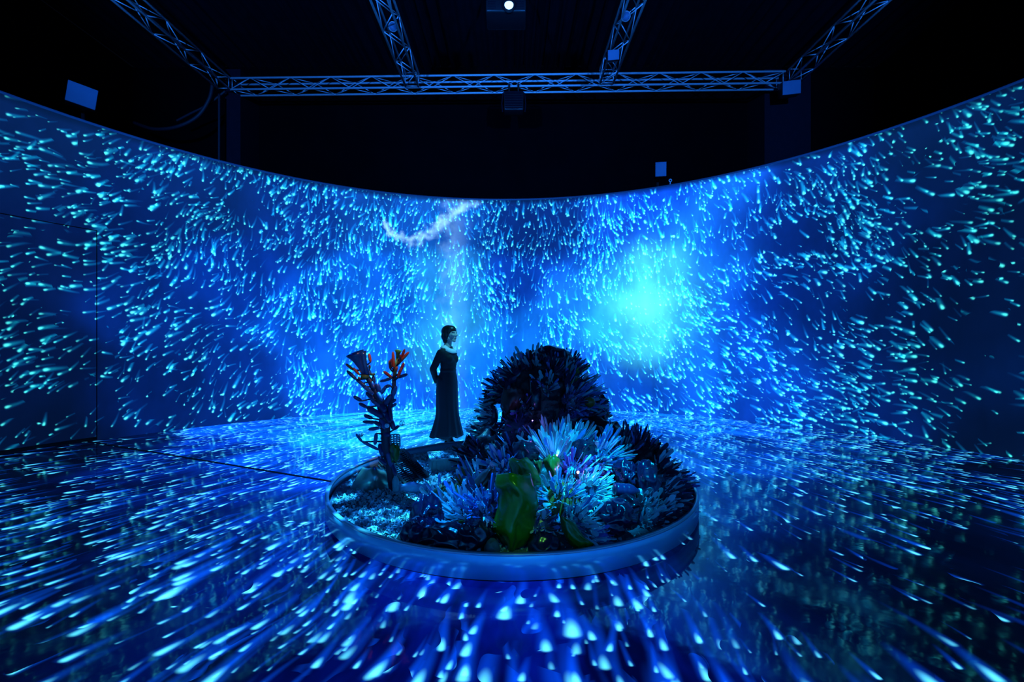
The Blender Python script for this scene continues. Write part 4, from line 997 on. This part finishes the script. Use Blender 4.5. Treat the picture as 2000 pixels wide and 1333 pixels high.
# rounded lumps, bags and draped sheets
blob('dark_dome', 'smooth black dome on the very top of the reef', 'lump', 1076, 703, 4.72, (.22, .16, .15), M_bag2, 1, .06, 4, B)
blob('plastic_ball', 'small violet blue ball at the left edge of the reef', 'ball', 951, 788, 4.75, (.045, .045, .055), M_p['blue'], 2, .05, 3)
blob('plastic_ball', 'amber and violet ball on the right side of the reef', 'ball', 1152, 786, 4.25, (.05, .05, .05), M_p['amber'], 3, .05, 3)
blob('black_bag', 'black round bag at the left shoulder of the reef by the violet ball', 'bag', 962, 775, 4.75, (.08, .1, .09), M_bag2, 4, .15, 4, B)
blob('black_bag', 'black bag bulging at the far right edge of the reef arch', 'bag', 1172, 800, 4.6, (.09, .1, .15), M_bag2, 5, .2, 4, B)
blob('black_bag', 'black bag filling the lower left of the hollow', 'bag', 985, 850, 4.35, (.16, .12, .13), M_bag2, 6, .25, 5, B)
blob('blue_bag', 'crumpled shiny blue bag at the left front beside the chips', 'bag', 835, 1012, 3.1, (.105, .11, .15), M_bag, 7, .28, 5, B)
blob('blue_bag', 'dark blue bag at the left front corner against the rim', 'bag', 815, 1048, 2.93, (.10, .10, .11), M_bag, 8, .28, 5, B)
blob('black_bag', 'long black bag lying behind the front rim on the left', 'bag', 872, 1060, 2.83, (.16, .11, .10), M_bag2, 9, .25, 5, B)
blob('black_bag', 'black bag behind the front rim left of the grey stone', 'bag', 922, 1056, 2.80, (.10, .10, .12), M_bag2, 10, .25, 5, B)
blob('grey_stone', 'grey blue stone at the front rim left of the green sheet', 'stone', 961, 1072, 2.70, (.045, .06, .055), M_stone, 11, .15, 3)
blob('dark_stone', 'dark navy stone at the front rim between the two green sheets', 'stone', 1062, 1066, 2.78, (.095, .10, .075), M_bag, 12, .15, 3)
blob('blue_bag', 'navy bag with a tall fold on the right hump of the reef', 'bag', 1262, 945, 3.45, (.10, .12, .18), M_bag, 13, .25, 4, B)
blob('blue_bag', 'blue bag with a bright crease left of the tall navy bag', 'bag', 1222, 925, 3.5, (.085, .1, .10), M_bag, 14, .3, 5, B)
blob('blue_bag', 'shiny navy bag low at the right of the turquoise clump', 'bag', 1200, 1010, 3.0, (.12, .12, .10), M_bag, 15, .28, 5, B)
blob('blue_bag', 'black blue bag lying under the clear bottle', 'bag', 1222, 985, 3.15, (.09, .1, .07), M_bag2, 16, .25, 5, B)
blob('black_bag', 'black bag right behind the crate at the foot of the reef', 'bag', 916, 880, 4.5, (.07, .09, .12), M_bag2, 17, .25, 4, B)

def bottle(label, p, q, r, m, mcap):
    p, q = Vector(p), Vector(q); d = (q - p); L = d.length; d.normalize()
    t = empty('plastic_bottle', p, label, 'bottle')
    bm = bmesh.new(); P = []; Rr = []
    for u, k in ((0, .75), (.02, .95), (.08, 1), (.2, 1), (.23, .92), (.26, 1), (.38, 1), (.41, .92), (.44, 1), (.56, 1), (.68, .85), (.8, .5), (.88, .34), (.93, .34)):
        P.append(p + d * L * u); Rr.append(r * k)
    tube(bm, P, Rr, 18); obj('body', bm, m, t)
    bm = bmesh.new(); tube(bm, [p + d * L * .92, p + d * L], r * .4, 14); obj('cap', bm, mcap, t)
bottle('clear bottle lying among the navy bags on the right hump', at(1200, 956, 3.15), at(1252, 960, 3.2), .045, mat('clear_blue_bottle', (.008, .016, .07), .2, coat=.2), M_p['pale'])
bottle('upright teal bottle at the foot of the plastic tree', at(774, 962, 3.8), at(772, 925, 3.82), .030, M_p['teal'], M_p['amber'])

S = 'bent plastic sheets in the reef'
sheet('green_sheet', 'tall bent green sheet standing at the front middle of the reef', 'plastic sheet', [(926, 970, 1036), (936, 968, 1038), (950, 967, 1042), (964, 974, 1047), (988, 973, 1052), (1010, 967, 1047), (1033, 960, 1045), (1050, 969, 1039), (1065, 980, 1024), (1078, 990, 1006)], 2.86, M_green, .13, .020, 1, group=S)
sheet('green_sheet', 'small curled green sheet hanging over the front rim right of the tall one', 'plastic sheet', [(1010, 1094, 1106), (1020, 1095, 1122), (1035, 1098, 1131), (1050, 1105, 1142), (1063, 1113, 1160), (1074, 1124, 1156)], 2.74, M_green, .07, .014, 2, group=S)
sheet('olive_sheet', 'olive sheet rolled behind the tall green sheet', 'plastic sheet', [(896, 993, 1030), (905, 994, 1040), (920, 998, 1049), (938, 1002, 1056), (950, 1005, 1056)], 3.1, M_olive, .10, .018, 3, group=S)
sheet('olive_sheet', 'olive shield shaped sheet below the tall pale fan', 'plastic sheet', [(890, 1072, 1086), (899, 1061, 1094), (911, 1064, 1092), (922, 1069, 1088), (933, 1076, 1083)], 3.3, M_olive, .06, .012, 4, group=S)
sheet('orange_sheet', 'narrow orange brown sheet between the two olive sheets', 'plastic sheet', [(900, 1042, 1060), (911, 1045, 1058), (925, 1050, 1055)], 3.3, M_brown, .04, .010, 5, group=S)
sheet('maroon_sheet', 'dark maroon sheet inside the left of the hollow', 'plastic sheet', [(758, 984, 1020), (774, 980, 1025), (795, 977, 1016), (810, 984, 1002)], 4.32, M_maroon, .08, .02, 6, group=S)
sheet('navy_sheet', 'navy sheet draped left under the tall pale fan', 'plastic sheet', [(862, 1004, 1040), (872, 1000, 1052), (886, 1002, 1054), (900, 1008, 1048)], 3.72, M_bag2, .12, .02, 7, group=S)
sheet('navy_sheet', 'navy sheet draped right under the upright flat strips', 'plastic sheet', [(861, 1120, 1165), (871, 1117, 1167), (886, 1112, 1165), (900, 1114, 1160)], 3.72, M_bag2, .12, .02, 8, group=S)
sheet('maroon_sheet', 'dark brown open pouch left of the green sheet', 'plastic sheet', [(914, 954, 967), (925, 938, 968), (940, 925, 965), (952, 923, 955), (963, 930, 944)], 3.35, M_maroon, .09, .016, 9, group=S)
sheet('brown_sheet', 'glossy brown leaf shaped sheet left of the dark pouch', 'plastic sheet', [(948, 860, 875), (956, 849, 874), (965, 843, 869), (975, 850, 860)], 3.35, M_brown, .05, .014, 10, group=S)
sheet('brown_sheet', 'brown pointed sheet between pouch and slanting planks', 'plastic sheet', [(945, 884, 896), (954, 874, 899), (966, 878, 905), (978, 888, 900)], 3.3, M_brown, .05, .014, 11, group=S)
sheet('metal_sheet', 'curved grey metal sheet standing left of the plastic tree', 'metal sheet', [(914, 709, 748), (928, 699, 757), (945, 689, 764), (964, 682, 768)], 3.95, M_grey, .14, .006, 12, ncol=30)
sheet('plastic_board', 'low pale blue board standing in the chips right of the tree', 'board', [(944, 778, 834), (954, 779, 834), (966, 780, 833)], 3.82, M_bluepanel, .05, .006, 13)
bm = bmesh.new(); tube(bm, [at(1044, 802, 4.3), at(1046, 772, 4.34), at(1043, 742, 4.4)], [.062, .058, .05], 20)
tag(obj('black_tube', bm, M_bag2), 'black tube standing in the middle of the hollow of the reef', 'tube')

# small lamp glowing in the violet clump
lc = at(1129, 923, 3.40)
t = empty('reef_lamp', lc, 'small glowing white-violet lamp inside the violet clump', 'lamp')
bm = bmesh.new(); ball(bm, lc, .010); obj('bulb', bm, glow_mat('violet_bulb', (.8, .55, 1.0), 14), t)
bm = bmesh.new(); tube(bm, [lc + Vector((0, .01, -.012)), lc + Vector((0, .08, -.06))], .012, 10); obj('socket', bm, M_black, t)
def point(name, loc, e, c, r=.02):
    d = bpy.data.lights.new(name, 'POINT'); d.energy = e; d.color = c; d.shadow_soft_size = r
    o = bpy.data.objects.new(name, d); COL.objects.link(o); o.location = loc
point('reef_lamp_light', lc + Vector((0, -.05, .01)), 0.6, (.36, .16, 1.0))
lc2 = at(1088, 890, 3.80)
t = empty('reef_lamp', lc2, 'small violet lamp at the root of the tall pale fan', 'lamp')
bm = bmesh.new(); ball(bm, lc2, .007); obj('bulb', bm, glow_mat('pink_bulb', (.9, .5, 1.0), 5), t)
bm = bmesh.new(); tube(bm, [lc2 + Vector((0, .01, -.01)), lc2 + Vector((0, .07, -.06))], .010, 10); obj('socket', bm, M_black, t)
point('reef_lamp_light', lc2 + Vector((0, -.03, .02)), 0.6, (.04, .34, 1.0))
lc3 = at(1040, 822, 4.1)
t = empty('reef_lamp', lc3, 'tiny violet lamp below the hollow of the reef', 'lamp')
bm = bmesh.new(); ball(bm, lc3, .006); obj('bulb', bm, glow_mat('violet_bulb_small', (.45, .25, 1.0), 4), t)
bm = bmesh.new(); tube(bm, [lc3 + Vector((0, .01, -.01)), lc3 + Vector((0, .07, -.05))], .008, 10); obj('socket', bm, M_black, t)
point('reef_lamp_light', lc3 + Vector((0, -.03, .02)), .25, (.30, .16, 1.0))

# ------------------------------------------------------------------ the tree of fishing floats
TY = 3.86
M_float = mat('dark_blue_float', (0.014, 0.036, 0.13), 0.34, vary=.35, vscale=9, coat=.3)
M_float2 = mat('faded_blue_float', (0.03, 0.10, 0.28), 0.4, vary=.3, vscale=9)
M_red = mat('orange_red_float', (0.78, 0.10, 0.015), 0.38, vary=.3, vscale=12, coat=.2)
M_dred = mat('dark_red_float', (0.40, 0.035, 0.015), 0.4, vary=.3, vscale=12)
M_trunk = mat('dark_float_trunk', (0.012, 0.018, 0.045), 0.5, vary=.4)
M_funnel = mat('dark_blue_funnel', (0.010, 0.045, 0.16), 0.3, vary=.5, vscale=8, coat=.3)
M_moss = mat('olive_band', (0.06, 0.10, 0.012), 0.5, vary=.4)
def T(cx, cy, dy=0.0): return at(640 + cx / 4.444, 660 + cy / 4.444, TY + dy)
PXM = 1 / 4.444 / (889 / TY)
tree = empty('plastic_tree', T(565, 1350), 'branching tree of dark blue floats with orange tips standing in the chips', 'sculpture')
bm = bmesh.new()
tube(bm, [T(565, 1350), T(550, 1200), T(535, 1080), T(515, 960), T(505, 860), T(500, 780), T(495, 690), T(475, 600), T(440, 520), T(410, 450), T(375, 385), T(345, 345), T(318, 310)], [k * PXM for k in (30, 34, 40, 48, 40, 42, 46, 44, 36, 32, 26, 22, 18)], 14)
obj('trunk', bm, M_trunk, tree)
bm = bmesh.new(); tube(bm, [T(520, 760), T(540, 690), T(540, 600), T(560, 510), T(575, 430), T(575, 350), T(590, 270), T(605, 190)], [k * PXM for k in (30, 24, 20, 20, 18, 18, 15, 11)], 12)
obj('branch', bm, M_trunk, tree)
STEM = []
def flt(x0, y0, x1, y1, w, m=None, d0=0.0, d1=-.03):
    bm = bmesh.new(); p, q = T(x0, y0, d0), T(x1, y1, d1); r = w * PXM / 2; d = (q - p); L = d.length; d.normalize()
    P, Rr = [], []
    for u, k in ((0, .25), (.04, .55), (.12, .82), (.28, 1), (.5, 1.03), (.72, 1), (.88, .82), (.96, .55), (1, .25)):
        P.append(p + d * L * u); Rr.append(max(r * k, .004))
    tube(bm, P, Rr, 12)
    STEM.append((p, q)); return obj('float', bm, m or M_float, tree)
FL = [(165,285,250,365,30),(245,360,330,425,30),(290,405,400,490,30),(225,510,295,550,32),(272,570,340,605,30),(335,475,400,535,40),(385,535,455,600,38),(340,600,475,690,52),(315,672,390,702,34),(303,730,415,736,30),(355,797,448,783,32),(345,625,425,665,34),(405,730,465,765,36),
      (370,360,405,440,40),(338,250,372,325,34),(395,330,405,395,30),(425,395,455,480,44),(375,520,410,570,34),(460,490,500,430,34),(490,432,540,415,30),(455,380,555,352,30),(600,348,692,318,28),(560,520,595,420,36),(495,590,550,495,46),(545,480,565,540,32),(550,565,592,535,28),(545,605,598,572,26),
      (530,570,558,725,32),(552,715,575,800,44),(575,800,622,762,26),(410,930,422,830,34),(450,920,480,1030,46),(438,1035,510,1105,36),(480,950,565,1110,58),(520,1000,560,1130,46),(560,1090,590,1200,34),(470,640,520,700,50),(440,560,500,640,50),(455,700,500,790,48),(470,830,540,850,40),(460,870,545,890,44),(580,930,600,1060,40),(430,470,480,550,40),(500,640,540,740,38)]
rr = random.Random(3)
for i, q in enumerate(FL):
    flt(*q, m=M_float2 if i % 4 == 2 else M_float, d0=rr.uniform(-.05, .03), d1=rr.uniform(-.09, .0))
flt(246, 836, 300, 905, 24, M_float2, -.06, -.03); flt(295, 900, 445, 975, 28, M_float2, -.03, .02)
for x0, y0, x1, y1, w, m in ((275,322,220,262,24,M_red),(228,283,158,228,24,M_red),(292,305,264,160,30,M_red),(372,212,358,136,26,M_red),(366,268,362,238,20,M_red),(282,364,268,345,20,M_red),
                             (574,262,566,122,26,M_red),(640,180,668,100,24,M_dred),(612,225,705,124,26,M_red),(545,275,536,198,24,M_dred),(556,262,552,184,22,M_dred),(558,348,484,292,28,M_dred),(572,335,602,252,28,M_red),(622,312,662,218,26,M_dred),(606,352,640,262,26,M_dred),(632,215,630,148,24,M_dred)):
    flt(x0, y0, x1, y1, w, m, rr.uniform(-.04, .0), rr.uniform(-.09, -.03))['label'] = 'orange red float at a branch tip' if m is M_red else 'dark red float at a branch tip'
def funnel(p, q, r0, r1, name, m):
    p, q = Vector(p), Vector(q); bm = bmesh.new(); d = (q - p); P, Rr = [], []
    for u, k in ((0, 0), (.35, .10), (.65, .36), (.85, .68), (1, 1)): P.append(p + d * u); Rr.append(r0 + (r1 - r0) * k)
    for u, k in ((.985, .96), (.83, .62), (.6, .27), (.3, .04)): P.append(p + d * u); Rr.append((r0 + (r1 - r0) * k) * .93)
    # one closed skin: outside up to the mouth, then back down the inside
    x, y, dn = frame(d); n = 28; rings = []
    for c, r in zip(P, Rr): rings.append([bm.verts.new(c + (x * math.cos(k * 2 * pi / n) + y * math.sin(k * 2 * pi / n)) * r) for k in range(n)])
    for A, B in zip(rings, rings[1:]):
        for k in range(n): bm.faces.new((A[k], A[(k + 1) % n], B[(k + 1) % n], B[k]))
    bm.faces.new(list(reversed(rings[0]))); bm.faces.new(rings[-1])
    return obj(name, bm, m, tree)
funnel(T(318, 320, -.02), T(236, 132, -.06), 20 * PXM, 80 * PXM, 'funnel', M_funnel)['label'] = 'dark blue funnel opening upwards'
funnel(T(340, 320, -.03), T(300, 120, -.03), 18 * PXM, 34 * PXM, 'funnel', M_funnel)
funnel(T(604, 180), T(613, 112, -.02), 12 * PXM, 30 * PXM, 'cup', M_p['green'])['label'] = 'small olive cup on the right branch'
bm = bmesh.new(); tube(bm, [T(575, 350), T(588, 270), T(604, 180)], 15 * PXM, 12); obj('stem', bm, M_moss, tree)
bm = bmesh.new(); lathe(bm, [(26 * PXM, -.02), (36 * PXM, -.008), (36 * PXM, .008), (26 * PXM, .02)], T(325, 338, -.02), 24, True); obj('band', bm, M_moss, tree)
bm = bmesh.new(); lathe(bm, [(16 * PXM, -.012), (24 * PXM, 0), (16 * PXM, .012)], T(390, 318, -.02), 20, True); obj('band', bm, M_moss, tree)
bm = bmesh.new(); ball(bm, T(515, 765, -.12), (.020, .012, .020)); obj('end_cap', bm, M_p['pale'], tree)
bm = bmesh.new(); c = T(645, 742, -.02); r = 22 * PXM
for a in range(3):
    M = Matrix.Rotation(a * pi / 3, 3, 'Z')
    tube(bm, [c + M @ Vector((r * math.cos(k * pi / 8), 0, r * math.sin(k * pi / 8))) for k in range(17)], .0022, 5, False)
obj('wire_ball', bm, M_p['navy'], tree)
bm = bmesh.new()
for k, (x, y) in enumerate(((270, 830), (300, 822), (312, 835), (275, 850), (306, 850))): tube(bm, [T(290, 860, -.05), T(290 + (x - 290) * .6, (y + 860) / 2, -.06), T(x, y, -.05)], [.003, .005, .002], 6)
obj('twig_tuft', bm, M_p['teal'], tree)
# short stems tying every float to the trunk or the branch
axisA = [T(x, y) for x, y in ((550, 1200), (515, 960), (500, 780), (495, 690), (475, 600), (440, 520), (410, 450), (375, 385), (345, 345), (318, 310), (290, 230))]
axisB = [T(x, y) for x, y in ((520, 760), (540, 690), (540, 600), (560, 510), (575, 430), (575, 350), (590, 270), (605, 190))]
line = [a.lerp(b, k / 6) for ax_ in (axisA, axisB) for a, b in zip(ax_, ax_[1:]) for k in range(7)]
bm = bmesh.new()
for p, q in STEM:
    best = min((((e - l).length, e, l) for e in (p, q) for l in line), key=lambda z: z[0])
    e, l = best[1], best[2]; far = q if e == p else p
    low = min(line, key=lambda v: (v - (e - Vector((0, 0, .03)))).length)
    tube(bm, [e.lerp(far, .3), e, low], [.006, .006, .009], 6)
obj('stems', bm, M_trunk, tree)
# green tray and pale perforated sheet wedged to the trunk
sheet('green_sheet', 'dark green sheet wedged right of the tree trunk', 'plastic sheet', [(868, 762, 778), (878, 761, 781), (890, 762, 780), (902, 766, 777)], 3.78, M_green, .05, .008, 14, group=S)
def mesh_sheet():
    t = empty('perforated_sheet', at(771, 860, 3.84), 'pale perforated sheet behind the trunk above the green one', 'plastic sheet')
    x0, x1, y0, y1 = 763, 781, 850, 872
    for k in range(6):
        bm = bmesh.new(); y = y0 + (y1 - y0) * k / 5; tube(bm, [at(x0, y, 3.84), at((x0 + x1) / 2, y - 1, 3.80), at(x1, y, 3.84)], .007, 6); obj('strip', bm, M_p['teal'], t)
    for k in range(4):
        bm = bmesh.new(); x = x0 + (x1 - x0) * k / 3; tube(bm, [at(x, y0, 3.84 - (.03 if 0 < k < 3 else 0)), at(x, y1, 3.84 - (.03 if 0 < k < 3 else 0))], .007, 6); obj('strip', bm, M_p['teal'], t)
mesh_sheet()

# ------------------------------------------------------------------ slatted basket and crate behind
def basket():
    a, b, d = at(786, 878, 4.30), at(836, 931, 4.16), at(744, 893, 4.12)
    e1, e2 = b - a, d - a; e2 = e2 * 1.0
    nrm = e1.cross(e2).normalized()
    if nrm.y < 0: nrm = -nrm
    t = empty('slatted_basket', a + (e1 + e2) / 2, 'black slatted plastic basket tipped on its side right of the tree', 'basket')
    def bar(p, q, w, h, name):
        L = (q - p); x = L.normalized(); y = nrm; z = x.cross(y)
        bm = bmesh.new(); box(bm, (p + q) / 2, (L.length, w, h), Matrix((x, y, z)).transposed()); obj(name, bm, M_blackplastic, t, False)
    for u in (0, .34, .67, 1): bar(a + e2 * u, a + e1 + e2 * u, .014, .014 if u in (.34, .67) else .022, 'rail')
    for k in range(19): bar(a + e1 * (k / 18), a + e1 * (k / 18) + e2, .008, .0075 if 0 < k < 18 else .022, 'slat')
    for p, q in ((a, a + e1), (a + e2, a + e1 + e2)):
        for k in range(3): bar(p + nrm * (.03 + .04 * k), q + nrm * (.03 + .04 * k), .012, .010, 'side_rail')
    bar(a + e1 * 0 - e2 * .06 + nrm * .06, a + e1 - e2 * .06 + nrm * .06, .13, .016, 'side_wall')
basket()

def crate():
    c = Vector((-.690, 4.56, .112)); rot = Matrix.Rotation(math.radians(16), 3, 'Z'); W, D, H = .255, .30, .135
    t = empty('filled_crate', c, 'ribbed grey-green crate heaped with pale chips behind the tipped basket', 'crate')
    M_cr = mat('grey_green_crate', (0.32, 0.46, 0.46), .45, vary=.3)
    def wall(name, o, s):
        bm = bmesh.new(); box(bm, c + rot @ Vector(o), s, rot, .004); obj(name, bm, M_cr, t, False)
    wall('side_panel', (0, -D / 2, H / 2), (W, .012, H)); wall('side_panel', (0, D / 2, H / 2), (W, .012, H))
    wall('end_panel', (W / 2, 0, H / 2), (.012, D, H)); wall('base', (0, 0, .008), (W, D, .012))
    for o, s in (((-W / 2, -.105, H / 2), (.012, .09, H)), ((-W / 2, .105, H / 2), (.012, .09, H)), ((-W / 2, 0, .045), (.012, .12, .09)), ((-W / 2, 0, .125), (.012, .12, .02))): wall('end_panel', o, s)
    for o, s in (((0, -D / 2 - .006, H), (W + .03, .022, .014)), ((0, D / 2 + .006, H), (W + .03, .022, .014)), ((-W / 2 - .006, 0, H), (.022, D, .014)), ((W / 2 + .006, 0, H), (.022, D, .014))): wall('rim_bar', o, s)
    for k in range(8): wall('rib', (-W / 2 + .012 + k * (W - .024) / 7, -D / 2 - .010, H / 2 - .006), (.007, .010, H - .02))
    vs, fs = [], []; r2 = random.Random(8)
    for k in range(900):
        u, v = r2.uniform(-.48, .48), r2.uniform(-.48, .48)
        p = c + rot @ Vector((u * W, v * D, H - .012 + .022 * math.cos(u * 3) * math.cos(v * 3) + r2.uniform(-.004, .008)))
        L = r2.uniform(.006, .014); q = Quaternion((r2.gauss(0, 1), r2.gauss(0, 1), r2.gauss(0, 1), r2.gauss(0, 1))).normalized(); b0 = len(vs)
        for w_ in ((-L, -L * .5, 0), (L, -L * .4, .002), (L * .8, L * .5, 0), (-L * .7, L * .4, .003), (0, 0, L * .4)): vs.append(tuple(p + q @ Vector(w_)))
        fs += [(b0, b0 + 1, b0 + 4), (b0 + 1, b0 + 2, b0 + 4), (b0 + 2, b0 + 3, b0 + 4), (b0 + 3, b0, b0 + 4), (b0, b0 + 3, b0 + 2, b0 + 1)]
    me = bpy.data.meshes.new('chips'); me.from_pydata([tuple(Vector(v) - c) for v in vs], [], fs); me.materials.append(M_chips)
    o = link('chips', me, t); o['kind'] = 'stuff'
    bm = bmesh.new(); box(bm, c + Vector((0, 0, H - .03)), (W - .02, D - .02, .03), rot); obj('chip_fill', bm, M_chipbase, t)
crate()
